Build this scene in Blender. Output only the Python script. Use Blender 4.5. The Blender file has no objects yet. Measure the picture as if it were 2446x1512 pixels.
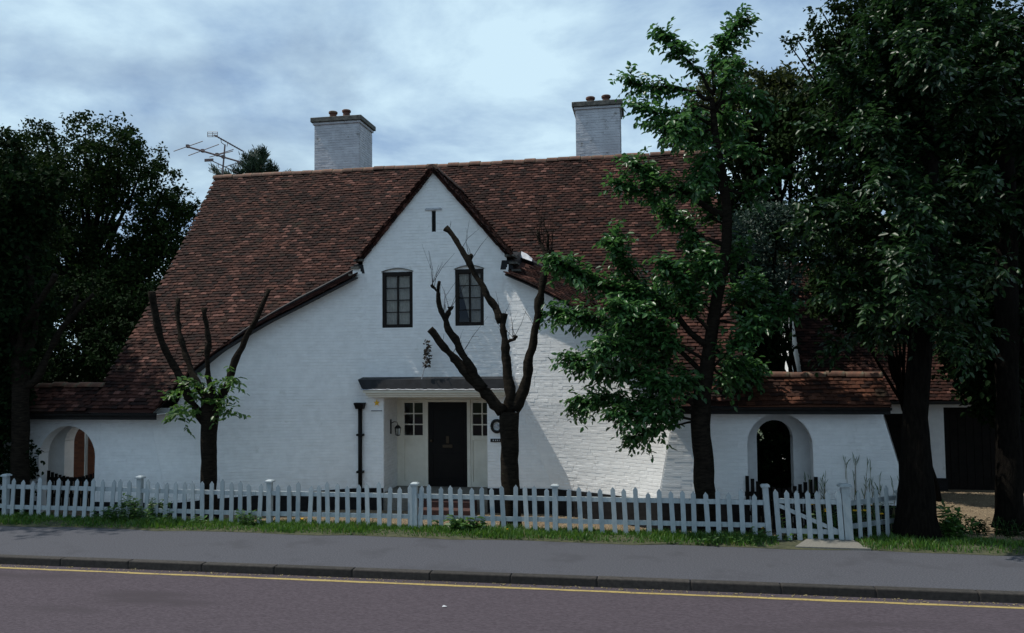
import bpy, math, random
import numpy as np
from mathutils import Matrix, Vector
random.seed(7); rng = np.random.default_rng(7)
scn = bpy.context.scene
col = scn.collection
# ------------------------------------------------------------------ camera
CX, CY, FPX, EYE = 1223.0, 756.0, 1902.0, 3.4          # pixel frame 2446 x 1512
psi = math.atan((1548 - CX) / FPX); pit = math.atan(96 / FPX); rol = .010
FW = np.array([-math.sin(psi)*math.cos(pit), math.cos(psi)*math.cos(pit), math.sin(pit)])
_r = np.cross(FW, [0, 0, 1]); _r /= np.linalg.norm(_r); _u = np.cross(_r, FW)
RT = _r*math.cos(rol) - _u*math.sin(rol); UP = _u*math.cos(rol) + _r*math.sin(rol)
CAM = np.array([0, 0, EYE])
cd = bpy.data.cameras.new('camera'); cam = bpy.data.objects.new('camera', cd); col.objects.link(cam)
cd.sensor_width = 36; cd.lens = 36*FPX/2446; cd.clip_start = .1; cd.clip_end = 2000
cam.matrix_world = Matrix(((RT[0], UP[0], -FW[0], 0), (RT[1], UP[1], -FW[1], 0), (RT[2], UP[2], -FW[2], EYE), (0, 0, 0, 1)))
scn.camera = cam
# ------------------------------------------------------------------ sky, sun, exposure
SUN_EL, SUN_BACK = math.radians(60), math.radians(-5)     # sun high on the left, grazing the facade
S = Vector((-math.cos(SUN_EL)*math.cos(SUN_BACK), math.cos(SUN_EL)*math.sin(SUN_BACK), math.sin(SUN_EL)))
wd = bpy.data.worlds.new('World'); scn.world = wd; wd.use_nodes = True
nt = wd.node_tree; nt.nodes.clear()
def N(nt, t, **k):
    n = nt.nodes.new(t)
    for a, b in k.items(): setattr(n, a, b)
    return n
def build_world():
    out = N(nt, 'ShaderNodeOutputWorld'); bg = N(nt, 'ShaderNodeBackground'); bg.inputs[1].default_value = .066
    sky = N(nt, 'ShaderNodeTexSky', sky_type='NISHITA'); sky.sun_disc = False
    sky.sun_elevation = SUN_EL; sky.sun_rotation = -(math.pi/2 - SUN_BACK); sky.air_density = 1.2; sky.dust_density = 1.5
    tc = N(nt, 'ShaderNodeTexCoord'); sep = N(nt, 'ShaderNodeSeparateXYZ'); nt.links.new(tc.outputs['Generated'], sep.inputs[0])
    ad = N(nt, 'ShaderNodeMath', operation='ADD'); ad.inputs[1].default_value = .22
    mx = N(nt, 'ShaderNodeMath', operation='MAXIMUM'); mx.inputs[1].default_value = .05
    nt.links.new(sep.outputs[2], ad.inputs[0]); nt.links.new(ad.outputs[0], mx.inputs[0])
    cmb = N(nt, 'ShaderNodeCombineXYZ')
    for i in (0, 1):
        dv = N(nt, 'ShaderNodeMath', operation='DIVIDE'); nt.links.new(sep.outputs[i], dv.inputs[0]); nt.links.new(mx.outputs[0], dv.inputs[1])
        nt.links.new(dv.outputs[0], cmb.inputs[i])
    cmb.inputs[2].default_value = 1.3
    n1 = N(nt, 'ShaderNodeTexNoise'); n1.inputs['Scale'].default_value = 1.15; n1.inputs['Detail'].default_value = 7; n1.inputs['Roughness'].default_value = .52
    n1.inputs['Distortion'].default_value = .35
    nt.links.new(cmb.outputs[0], n1.inputs['Vector'])
    rp = N(nt, 'ShaderNodeValToRGB'); e = rp.color_ramp.elements
    e[0].position = .26; e[0].color = (0, 0, 0, 1); e[1].position = .50; e[1].color = (1, 1, 1, 1)
    nt.links.new(n1.outputs[0], rp.inputs[0])
    n2 = N(nt, 'ShaderNodeTexNoise'); n2.inputs['Scale'].default_value = 2.0; n2.inputs['Detail'].default_value = 9; n2.inputs['Roughness'].default_value = .58; n2.inputs['Distortion'].default_value = .25
    nt.links.new(cmb.outputs[0], n2.inputs['Vector'])
    cr = N(nt, 'ShaderNodeValToRGB'); e = cr.color_ramp.elements
    e[0].position = .36; e[0].color = (4.6, 7.0, 10.6, 1); e[1].position = .62; e[1].color = (10.4, 13.8, 16.0, 1)
    nt.links.new(n2.outputs[0], cr.inputs[0])
    mix = N(nt, 'ShaderNodeMix', data_type='RGBA')
    gain = N(nt, 'ShaderNodeMix', data_type='RGBA', blend_type='MULTIPLY'); gain.inputs[0].default_value = 1; gain.inputs[7].default_value = (1.3, 1.35, 1.45, 1)
    nt.links.new(sky.outputs[0], gain.inputs[6])
    nt.links.new(rp.outputs[0], mix.inputs[0]); nt.links.new(gain.outputs[2], mix.inputs[6]); nt.links.new(cr.outputs[0], mix.inputs[7])
    nt.links.new(mix.outputs[2], bg.inputs[0]); nt.links.new(bg.outputs[0], out.inputs[0])
build_world()
sd = bpy.data.lights.new('sun', 'SUN'); sd.energy = 5.0; sd.angle = math.radians(.55); sd.color = (1, .95, .86)
so = bpy.data.objects.new('sun', sd); col.objects.link(so); so.rotation_euler = S.to_track_quat('Z', 'Y').to_euler(); so.location = (-30, 10, 50)
vs = scn.view_settings; vs.view_transform = 'Standard'; vs.look = 'None'; vs.exposure = -.12; vs.gamma = 1; vs.use_curve_mapping = False
# ------------------------------------------------------------------ pixel helpers (a pixel gives a direction, the plane gives the distance)
def ray(x, y): return FW + RT*(x-CX)/FPX - UP*(y-CY)/FPX
def onY(x, y, Y): d = ray(x, y); return CAM + d*(Y/d[1])
def onZ(x, y, Z): d = ray(x, y); return CAM + d*((Z-EYE)/d[2])
def win(x0, y0, s): return lambda x, y: ((x0 + x/s)*.784, (y0 + y/s)*.784)
# ------------------------------------------------------------------ object helpers
WM = {}
def reg(o, parent=None, basis=None):
    col.objects.link(o)
    b = basis if basis is not None else Matrix.Identity(4)
    o.matrix_basis = b; WM[o.name] = b
    if parent is not None:
        o.parent = parent; o.matrix_parent_inverse = WM[parent.name].inverted()
    return o
def thing(name, label, cat, loc, group=None):
    o = bpy.data.objects.new(name, None); o.empty_display_size = .2
    reg(o, None, Matrix.Translation(Vector(loc)))
    return tag(o, label, cat, group)
def tag(o, label=None, cat=None, group=None, kind=None):
    for k, v in (('label', label), ('category', cat), ('group', group), ('kind', kind)):
        if v: o[k] = v
    return o
def mesh_np(name, V, Fq, mat, smooth=False, mats=None, mi=None):
    """V (n,3); Fq list/array of faces (all same length when array)"""
    me = bpy.data.meshes.new(name)
    V = np.asarray(V, dtype=np.float32)
    if isinstance(Fq, np.ndarray):
        n, k = Fq.shape
        me.vertices.add(len(V)); me.vertices.foreach_set('co', V.ravel())
        me.loops.add(n*k); me.loops.foreach_set('vertex_index', Fq.astype(np.int32).ravel())
        me.polygons.add(n); me.polygons.foreach_set('loop_start', np.arange(0, n*k, k, dtype=np.int32))
        me.polygons.foreach_set('loop_total', np.full(n, k, dtype=np.int32))
        me.update(calc_edges=True)
    else:
        me.from_pydata([tuple(map(float, v)) for v in V], [], [tuple(f) for f in Fq]); me.update()
    if mats:
        for m in mats: me.materials.append(m)
        if mi is not None: me.polygons.foreach_set('material_index', np.asarray(mi, dtype=np.int32))
    elif mat: me.materials.append(mat)
    me.polygons.foreach_set('use_smooth', np.full(len(me.polygons), bool(smooth)))
    return me
def mobj(name, me, parent=None, basis=None):
    return reg(bpy.data.objects.new(name, me), parent, basis)
class MB:
    """collects shapes into one mesh"""
    def __init__(s): s.v = []; s.f = []
    def add(s, V, F):
        o = len(s.v); s.v.extend([tuple(map(float, p)) for p in V]); s.f.extend([tuple(i+o for i in f) for f in F]); return s
    def box(s, lo, hi, ch=0):
        x0, y0, z0 = lo; x1, y1, z1 = hi
        return s.add([(x0,y0,z0),(x1,y0,z0),(x1,y1,z0),(x0,y1,z0),(x0,y0,z1),(x1,y0,z1),(x1,y1,z1),(x0,y1,z1)],
                     [(0,3,2,1),(4,5,6,7),(0,1,5,4),(1,2,6,5),(2,3,7,6),(3,0,4,7)])
    def hexa(s, P):    # 8 points: bottom ring, top ring
        return s.add(P, [(0,3,2,1),(4,5,6,7),(0,1,5,4),(1,2,6,5),(2,3,7,6),(3,0,4,7)])
    def prism(s, poly, d):     # polygon (list of 3d) extruded by vector d
        n = len(poly); Q = [tuple(np.array(p)+np.array(d)) for p in poly]
        F = [tuple(range(n))[::-1], tuple(range(n, 2*n))] + [(i, (i+1) % n, n+(i+1) % n, n+i) for i in range(n)]
        return s.add(list(poly)+Q, F)
    def tube(s, P, R, n=8, cap=True, wob=0):
        P = [np.array(p, float) for p in P]; rings = []
        ref = np.array([.13, .97, .2])
        for i, p in enumerate(P):
            t = P[min(i+1, len(P)-1)] - P[max(i-1, 0)]; t /= (np.linalg.norm(t)+1e-9)
            a = np.cross(t, ref); 
            if np.linalg.norm(a) < .2: a = np.cross(t, [1, 0, 0])
            a /= np.linalg.norm(a); b = np.cross(t, a)
            rings.append([p + (R[i]*(1+wob*(random.random()-.5)))*(math.cos(k*2*math.pi/n)*a + math.sin(k*2*math.pi/n)*b) for k in range(n)])
        V = [v for r in rings for v in r]; F = []
        for i in range(len(P)-1):
            for k in range(n): F.append((i*n+k, i*n+(k+1) % n, (i+1)*n+(k+1) % n, (i+1)*n+k))
        if cap: F.append(tuple(range(n))[::-1]); F.append(tuple((len(P)-1)*n+k for k in range(n)))
        return s.add(V, F)
    def lathe(s, c, prof, n=16):
        V = []; F = []
        for r, z in prof:
            for k in range(n): V.append((c[0]+r*math.cos(k*2*math.pi/n), c[1]+r*math.sin(k*2*math.pi/n), c[2]+z))
        for i in range(len(prof)-1):
            for k in range(n): F.append((i*n+k, i*n+(k+1) % n, (i+1)*n+(k+1) % n, (i+1)*n+k))
        F.append(tuple(range(n))[::-1]); F.append(tuple((len(prof)-1)*n+k for k in range(n)))
        return s.add(V, F)
    def grid(s, G):     # G[i][j] points
        a = len(G); b = len(G[0]); V = [p for r in G for p in r]
        return s.add(V, [(i*b+j, i*b+j+1, (i+1)*b+j+1, (i+1)*b+j) for i in range(a-1) for j in range(b-1)])
    def build(s, name, mat, parent=None, smooth=False, bevel=0):
        me = mesh_np(name, s.v, s.f, mat, smooth)
        o = mobj(name, me, parent)
        if bevel:
            m = o.modifiers.new('b', 'BEVEL'); m.width = bevel; m.segments = 2; m.limit_method = 'ANGLE'
        return o
# ------------------------------------------------------------------ materials
def mat(name, c1, c2=None, scale=6, rough=.8, bump=0, bscale=40, detail=5, lo=.35, hi=.65, spec=.5, island=0, stretch=None, c3=None, thr3=.62, s3=2.5, bdist=.01, metal=0):
    m = bpy.data.materials.new(name); m.use_nodes = True; t = m.node_tree; b = t.nodes['Principled BSDF']
    b.inputs['Roughness'].default_value = rough; b.inputs['Specular IOR Level'].default_value = spec; b.inputs['Metallic'].default_value = metal
    tc = N(t, 'ShaderNodeTexCoord'); vec = tc.outputs['Object']
    if stretch:
        mp = N(t, 'ShaderNodeMapping'); mp.inputs['Scale'].default_value = stretch; t.links.new(vec, mp.inputs[0]); vec = mp.outputs[0]
    if c2 is None: b.inputs['Base Color'].default_value = (*c1, 1)
    else:
        nz = N(t, 'ShaderNodeTexNoise'); nz.inputs['Scale'].default_value = scale; nz.inputs['Detail'].default_value = detail; nz.inputs['Roughness'].default_value = .6
        t.links.new(vec, nz.inputs['Vector'])
        rp = N(t, 'ShaderNodeValToRGB'); e = rp.color_ramp.elements
        e[0].position = lo; e[0].color = (*c1, 1); e[1].position = hi; e[1].color = (*c2, 1)
        t.links.new(nz.outputs[0], rp.inputs[0]); cout = rp.outputs[0]
        if c3:
            n3 = N(t, 'ShaderNodeTexNoise'); n3.inputs['Scale'].default_value = s3; n3.inputs['Detail'].default_value = 8; n3.inputs['Roughness'].default_value = .65
            t.links.new(vec, n3.inputs['Vector'])
            r3 = N(t, 'ShaderNodeValToRGB'); e = r3.color_ramp.elements; e[0].position = thr3; e[0].color = (0,0,0,1); e[1].position = thr3+.1; e[1].color = (1,1,1,1)
            t.links.new(n3.outputs[0], r3.inputs[0])
            mx = N(t, 'ShaderNodeMix', data_type='RGBA'); t.links.new(r3.outputs[0], mx.inputs[0]); t.links.new(cout, mx.inputs[6]); mx.inputs[7].default_value = (*c3, 1); cout = mx.outputs[2]
        if island:
            cout = vary(t, cout, island)
        t.links.new(cout, b.inputs['Base Color'])
    if bump:
        nb = N(t, 'ShaderNodeTexNoise'); nb.inputs['Scale'].default_value = bscale; nb.inputs['Detail'].default_value = 6; nb.inputs['Roughness'].default_value = .65
        t.links.new(vec, nb.inputs['Vector'])
        bp = N(t, 'ShaderNodeBump'); bp.inputs['Strength'].default_value = bump; bp.inputs['Distance'].default_value = bdist
        t.links.new(nb.outputs[0], bp.inputs['Height']); t.links.new(bp.outputs[0], b.inputs['Normal'])
    return m
def rnd_socket(t):
    g = N(t, 'ShaderNodeNewGeometry'); oi = N(t, 'ShaderNodeObjectInfo')
    a = N(t, 'ShaderNodeMath', operation='ADD'); t.links.new(g.outputs['Random Per Island'], a.inputs[0]); t.links.new(oi.outputs['Random'], a.inputs[1])
    f = N(t, 'ShaderNodeMath', operation='FRACT'); t.links.new(a.outputs[0], f.inputs[0]); return f.outputs[0]
def vary(t, c, amt):
    r = rnd_socket(t); mr = N(t, 'ShaderNodeMapRange'); mr.inputs[3].default_value = 1-amt; mr.inputs[4].default_value = 1+amt
    t.links.new(r, mr.inputs[0]); h = N(t, 'ShaderNodeHueSaturation'); t.links.new(mr.outputs[0], h.inputs['Value']); t.links.new(c, h.inputs['Color'])
    return h.outputs[0]
def tile_mat(name, stops, rough=.85):
    m = bpy.data.materials.new(name); m.use_nodes = True; t = m.node_tree; b = t.nodes['Principled BSDF']; b.inputs['Roughness'].default_value = rough; b.inputs['Specular IOR Level'].default_value = .12
    r = rnd_socket(t); rp = N(t, 'ShaderNodeValToRGB'); el = rp.color_ramp.elements
    while len(el) < len(stops): el.new(.5)
    for e, (p, c) in zip(el, stops): e.position = p; e.color = (*c, 1)
    t.links.new(r, rp.inputs[0])
    tc = N(t, 'ShaderNodeTexCoord'); gm = N(t, 'ShaderNodeNewGeometry')
    nz = N(t, 'ShaderNodeTexNoise'); nz.inputs['Scale'].default_value = .8; nz.inputs['Detail'].default_value = 6; t.links.new(gm.outputs['Position'], nz.inputs['Vector'])
    n2 = N(t, 'ShaderNodeTexNoise'); n2.inputs['Scale'].default_value = 30; n2.inputs['Detail'].default_value = 5; t.links.new(gm.outputs['Position'], n2.inputs['Vector'])
    ad = N(t, 'ShaderNodeMath', operation='ADD'); t.links.new(nz.outputs[0], ad.inputs[0]); t.links.new(n2.outputs[0], ad.inputs[1])
    mr = N(t, 'ShaderNodeMapRange'); mr.inputs[1].default_value = .7; mr.inputs[2].default_value = 1.3; mr.inputs[3].default_value = .62; mr.inputs[4].default_value = 1.38
    t.links.new(ad.outputs[0], mr.inputs[0]); h = N(t, 'ShaderNodeHueSaturation'); t.links.new(mr.outputs[0], h.inputs['Value']); t.links.new(rp.outputs[0], h.inputs['Color'])
    n3 = N(t, 'ShaderNodeTexNoise'); n3.inputs['Scale'].default_value = 1.7; n3.inputs['Detail'].default_value = 9; n3.inputs['Roughness'].default_value = .7; t.links.new(gm.outputs['Position'], n3.inputs['Vector'])
    r3 = N(t, 'ShaderNodeValToRGB'); r3.color_ramp.elements[0].position = .58; r3.color_ramp.elements[1].position = .72; t.links.new(n3.outputs[0], r3.inputs[0])
    m3 = N(t, 'ShaderNodeMath', operation='MULTIPLY'); m3.inputs[1].default_value = .6; t.links.new(r3.outputs[0], m3.inputs[0])
    mx = N(t, 'ShaderNodeMix', data_type='RGBA'); t.links.new(m3.outputs[0], mx.inputs[0]); t.links.new(h.outputs[0], mx.inputs[6]); mx.inputs[7].default_value = (.030, .026, .017, 1)
    t.links.new(mx.outputs[2], b.inputs['Base Color'])
    bp = N(t, 'ShaderNodeBump'); bp.inputs['Strength'].default_value = .5; bp.inputs['Distance'].default_value = .01
    t.links.new(n2.outputs[0], bp.inputs['Height']); t.links.new(bp.outputs[0], b.inputs['Normal'])
    return m
def leaf_mat(name, c1, c2, rough=.42, trans=.35, spec=.5):
    m = bpy.data.materials.new(name); m.use_nodes = True; t = m.node_tree; b = t.nodes['Principled BSDF']; out = t.nodes['Material Output']
    r = rnd_socket(t); rp = N(t, 'ShaderNodeValToRGB'); e = rp.color_ramp.elements; e[0].color = (*c1, 1); e[1].color = (*c2, 1); t.links.new(r, rp.inputs[0])
    t.links.new(rp.outputs[0], b.inputs['Base Color']); b.inputs['Roughness'].default_value = rough; b.inputs['Specular IOR Level'].default_value = spec
    tr = N(t, 'ShaderNodeBsdfTranslucent'); hs = N(t, 'ShaderNodeHueSaturation'); hs.inputs['Value'].default_value = 1.5; hs.inputs['Hue'].default_value = .485; t.links.new(rp.outputs[0], hs.inputs['Color']); t.links.new(hs.outputs[0], tr.inputs[0])
    mx = N(t, 'ShaderNodeMixShader'); mx.inputs[0].default_value = trans; t.links.new(b.outputs[0], mx.inputs[1]); t.links.new(tr.outputs[0], mx.inputs[2]); t.links.new(mx.outputs[0], out.inputs[0])
    return m
def glass_mat(name, tint=(.82, .84, .85)):
    m = bpy.data.materials.new(name); m.use_nodes = True; t = m.node_tree; out = t.nodes['Material Output']; t.nodes.remove(t.nodes['Principled BSDF'])
    a = N(t, 'ShaderNodeBsdfTransparent'); a.inputs[0].default_value = (*tint, 1); g = N(t, 'ShaderNodeBsdfGlossy'); g.inputs['Roughness'].default_value = .03
    fr = N(t, 'ShaderNodeFresnel'); fr.inputs[0].default_value = 1.5; mx = N(t, 'ShaderNodeMixShader')
    t.links.new(fr.outputs[0], mx.inputs[0]); t.links.new(a.outputs[0], mx.inputs[1]); t.links.new(g.outputs[0], mx.inputs[2]); t.links.new(mx.outputs[0], out.inputs[0]); return m
M = {}
M['white'] = mat('white_painted_brick', (.76, .76, .755), (.83, .83, .825), 5, .75, .35, 55, island=.02, c3=(.66, .66, .635), thr3=.64, s3=3)
M['white_wall'] = mat('white_painted_mortar', (.72, .72, .715), (.81, .81, .805), 5, .8, .4, 45, c3=(.62, .62, .595), thr3=.64, s3=3)
M['stack'] = mat('weathered_white_brick', (.46, .46, .49), (.58, .58, .61), 4, .85, .6, 30, island=.04, c3=(.24, .23, .22), thr3=.60, s3=3.2)
M['cap'] = mat('sooty_cap', (.045, .045, .04), (.16, .15, .13), 8, .9, .5, 30)
M['plinth'] = mat('black_tarred_plinth', (.005, .005, .006), (.013, .013, .014), 9, .8, .5, 40, spec=.2)
M['tile'] = tile_mat('clay_tile', [(0, (.012, .0075, .007)), (.2, (.020, .010, .0085)), (.5, (.032, .0140, .0112)), (.78, (.043, .0180, .0138)), (.93, (.070, .030, .022)), (1, (.115, .055, .044))])
M['tile2'] = tile_mat('bright_clay_tile', [(0, (.022, .012, .010)), (.3, (.042, .018, .012)), (.7, (.070, .027, .016)), (1, (.11, .046, .028))])
M['ridge'] = mat('ridge_clay', (.05, .026, .019), (.15, .066, .040), 5, .85, .4, 30, island=.25, c3=(.10, .085, .055), thr3=.55, s3=4)
M['lead'] = mat('lead_sheet', (.005, .0055, .007), (.013, .014, .017), 5, .6, .3, 20, spec=.25)
M['leadpale'] = mat('pale_lead', (.28, .29, .32), (.5, .52, .55), 9, .5, .2, 30)
M['dark_frame'] = mat('dark_brown_frame', (.006, .0045, .004), (.012, .008, .006), 10, .6, spec=.2)
M['black'] = mat('black_gloss_paint', (.003, .0025, .0025), (.006, .005, .0045), 5, .5, spec=.15)
M['cream'] = mat('cream_gloss_paint', (.66, .62, .52), (.74, .70, .60), 4, .5, .1, 40)
M['iron'] = mat('black_iron', (.005, .005, .0055), (.014, .013, .012), 12, .6, .2, 60, spec=.25)
M['glass'] = glass_mat('window_glass')
M['curtain'] = mat('net_curtain', (.50, .46, .40), (.66, .62, .55), 12, .9)
M['room'] = mat('room_dark', (.05, .045, .04))
M['brass'] = mat('brass', (.045, .028, .012), metal=.3, rough=.6)
M['step'] = mat('red_brick_step', (.032, .013, .011), (.06, .024, .019), 14, .85, .5, 50)
M['redbrick'] = mat('red_brick', (.10, .034, .017), (.16, .056, .025), 9, .85, .4, 50, island=.2)
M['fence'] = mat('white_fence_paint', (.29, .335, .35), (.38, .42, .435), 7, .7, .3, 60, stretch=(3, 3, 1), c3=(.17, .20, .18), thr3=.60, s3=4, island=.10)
M['wood'] = mat('dark_gate_wood', (.004, .0035, .003), (.010, .008, .007), 9, .8, .4, 40, spec=.15)
M['brownwood'] = mat('brown_wood', (.07, .04, .025), (.13, .07, .04), 9, .7, .4, 40)
M['bark'] = mat('cherry_bark', (.007, .006, .0045), (.024, .019, .014), 7, 1.0, 1, 22, stretch=(1, 1, 4), spec=.08, c3=(.055, .055, .035), thr3=.64, s3=5, bdist=.03)
M['bark2'] = mat('grey_bark', (.0035, .003, .0026), (.011, .009, .007), 6, 1.0, 1, 18, spec=.06, stretch=(4, 4, .7), bdist=.04)
M['cutwood'] = mat('sawn_wood', (.16, .12, .08), (.28, .22, .15), 20, .8)
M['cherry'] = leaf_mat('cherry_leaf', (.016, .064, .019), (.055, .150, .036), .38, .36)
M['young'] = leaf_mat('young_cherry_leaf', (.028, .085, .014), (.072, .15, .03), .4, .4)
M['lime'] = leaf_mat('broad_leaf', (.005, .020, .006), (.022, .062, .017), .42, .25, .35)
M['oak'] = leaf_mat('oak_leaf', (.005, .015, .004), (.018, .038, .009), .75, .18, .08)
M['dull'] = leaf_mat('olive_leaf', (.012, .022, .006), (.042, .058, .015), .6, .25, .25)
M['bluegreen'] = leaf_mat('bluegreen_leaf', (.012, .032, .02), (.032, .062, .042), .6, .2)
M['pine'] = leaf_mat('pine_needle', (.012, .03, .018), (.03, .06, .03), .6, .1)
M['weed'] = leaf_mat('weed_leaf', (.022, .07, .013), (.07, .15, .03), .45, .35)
M['shade'] = leaf_mat('shaded_leaf', (.003, .010, .0035), (.010, .025, .007), .8, .12, .06)  # near-black leaf colour with deep shade put into it
M['grass'] = leaf_mat('grass_blade', (.020, .075, .008), (.075, .17, .020), .5, .4)
_e = [n for n in M['grass'].node_tree.nodes if n.type == 'VALTORGB'][0].color_ramp.elements; _n = _e.new(.94); _n.color = (.075, .17, .020, 1); _e[len(_e)-1].color = (.17, .135, .055, 1)
M['dry'] = leaf_mat('dry_stem', (.14, .11, .05), (.26, .22, .11), .8, .2)
M['yellow'] = leaf_mat('yellow_petal', (.75, .42, .01), (.85, .6, .03), .6, .3)
M['dried'] = leaf_mat('dried_bunch', (.02, .015, .012), (.06, .045, .03), .9, .1)
# ground
M['ground'] = mat('lawn_soil', (.02, .03, .010), (.045, .06, .018), 3, .95, .6, 30)
M['soil'] = mat('verge_soil', (.025, .03, .012), (.06, .06, .028), 8, .95, .8, 40)
M['road'] = mat('road_asphalt', (.042, .034, .041), (.078, .064, .076), 45, .95, .8, 220, spec=.2, detail=10, lo=.36, hi=.64, stretch=(.4, 1.5, 1), c3=(.046, .038, .0445), thr3=.54, s3=.5, bdist=.004)
M['pave'] = mat('pavement_asphalt', (.046, .0475, .056), (.086, .088, .102), 40, .95, .8, 200, spec=.2, detail=10, lo=.36, hi=.64, c3=(.055, .056, .065), thr3=.54, s3=.9, bdist=.004)
M['kerb'] = mat('kerb_stone', (.015, .013, .0115), (.036, .031, .027), 14, .9, .6, 50, island=.25)
M['yline'] = mat('yellow_road_paint', (.21, .155, .05), (.33, .25, .085), 30, .8, .4, 150, lo=.3, hi=.6, c3=(.05, .042, .042), thr3=.58, s3=9)
M['gravel'] = mat('gravel_sheet', (.10, .073, .042), (.23, .172, .107), 60, .95, 1, 70, bdist=.02)
M['stone'] = mat('gravel_stone', (.14, .10, .062), (.30, .235, .152), 3, .9, island=.45)
M['slab'] = mat('concrete_slab', (.12, .115, .10), (.18, .173, .15), 30, .9, .4, 80)
# ------------------------------------------------------------------ ground
def sheet(name, x0, x1, y0, y1, z, m, kind='structure', thick=0, parent=None):
    b = MB()
    if thick: b.box((x0, y0, z-thick), (x1, y1, z))
    else: b.add([(x0,y0,z),(x1,y0,z),(x1,y1,z),(x0,y1,z)], [(0,1,2,3)])
    o = b.build(name, M[m], parent)
    if kind and parent is None: o['kind'] = kind
    return o
sheet('ground', -600, 600, -600, 900, -.36, 'ground')
sheet('road', -150, 150, -6, 12.36, -.12, 'road', thick=.2)
sheet('pavement', -150, 150, 12.53, 14.76, 0, 'pave', thick=.3)
# kerb: base strip and separate stones
kb = sheet('kerb', -150, 150, 12.372, 12.515, -.03, 'kerb', thick=.3)
edges = []; p = -18.0
while p < 12: edges.append(p); p += random.uniform(1.28, 1.42)
for a, b_ in zip(edges[:-1], edges[1:]):
    m_ = MB(); m_.box((a+.006, 12.36, -.15), (b_-.006, 12.52, .012 + random.uniform(-.004, .004))); m_.build('kerb_stone', M['kerb'], kb, bevel=.018)
def kerb_far():
    m_ = MB(); m_.box((-150, 12.362, -.15), (edges[0]-.01, 12.518, .01)); m_.box((edges[-1]+.01, 12.362, -.15), (150, 12.518, .01)); o = m_.build('kerb_run', M['kerb'], kb); o['kind'] = 'stuff'
kerb_far()
yl = MB()
xs = np.arange(-60, 40, .25); yy0 = 12.10 + rng.normal(0, .006, len(xs)); yy1 = 12.178 + rng.normal(0, .006, len(xs))
yl.grid([[(x, a, -.116) for x, a in zip(xs, yy0)], [(x, a, -.116) for x, a in zip(xs, yy1)]])
o = yl.build('yellow_line', M['yline'], None); o['kind'] = 'structure'
# verge with grass, forecourt
def fore_z(x, y):
    t = np.clip((y-15.55)/1.6, 0, 1); return -.02 - .28*t
vb = MB(); nx = 120; ys = [14.70, 14.78, 14.95, 15.3, 15.7]
gx = np.linspace(-40, 40, nx)
vb.grid([[(x, y + (.05*math.sin(x*2.1)+.03*math.sin(x*5.3) if j == 0 else 0), [.004, .02, .03, .02, -.03][j] + (0 if j == 0 else .012*math.sin(3*x+j))) for x in gx] for j, y in enumerate(ys)])
o = vb.build('grass_verge', M['soil']); o['kind'] = 'structure'
fb = MB(); fy = [15.6, 15.9, 16.3, 16.8, 17.2, 19, 26]
fb.grid([[(x, y, float(fore_z(x, y))) for x in np.linspace(-22, 16, 30)] for y in fy])
o = fb.build('gravel_forecourt', M['gravel']); o['kind'] = 'structure'
# ------------------------------------------------------------------ house geometry functions
Y0 = 18.80; XC = -5.14
_zy = np.array([[16.6, 1.95], [16.9, 2.24], [17.4, 2.76], [18.46, 3.95], [19.5, 5.17], [20.6, 6.5], [21.6, 7.8], [22.5, 9.03]])
def zmain(Y): return np.interp(Y, _zy[:, 0], _zy[:, 1])
def ymain(z): return np.interp(z, _zy[:, 1], _zy[:, 0])
def slope_at(z): return (ymain(z+.15)-ymain(z-.15))/.3
def plin(X): return float(np.interp(X, [-16, -11.4, -8.9, -7, -4.3, 0, 6], [-.0, .03, .14, .22, .27, .31, .31]))   # top of the plinth
def cornY(z): return 17.36 + .025*max(0, min(z, 3.0))
def cornX(z, s): # inner corner lines of the facade recess
    return float(np.interp(z, [.3, 1.95, 2.6, 9], [.15, .47, .55, .55])) if s > 0 else float(np.interp(z, [0, 1.2, 1.97, 2.6, 9], [-11.25, -11.58, -11.78, -11.95, -11.95]))
def creX(z, s):
    return float(np.interp(z, [.29, 2.32, 4.2, 5.4, 9], [-2.26, -3.06, -3.33, -3.38, -3.4])) if s > 0 else float(np.interp(z, [.2, 2.4, 4.2, 5.4, 9], [-7.3, -6.95, -6.95, -6.93, -6.9]))
def wallp(u, z):
    """surface of the front wall: u nominal x; returns point"""
    X = u
    if u > -1.2: X = -1.2 + (cornX(z, 1)+1.2)*(u+1.2)/(.55+1.2)
    if u < -10.4: X = -10.4 + (cornX(z, -1)+10.4)*(u+10.4)/(-11.95+10.4)
    s = 1 if X > XC else -1
    c0 = creX(z, s); c1 = cornX(z, s); t = (X-c0)/(c1-c0)
    Y = Y0
    if t > 0: t = min(t, 1); Y = Y0 - (Y0-cornY(z))*(.85*t+.15*t*t)
    return np.array([X, Y, z])
def wall_frame(fn, u, z):
    p = fn(u, z); du = fn(u+.02, z)-fn(u-.02, z); dz = fn(u, z+.02)-fn(u, z-.02)
    ex = du/np.linalg.norm(du); n = np.cross(du, dz); n /= np.linalg.norm(n); ez = np.cross(n, ex)   # n points to the street (-y)
    return p, ex, ez, n
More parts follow.
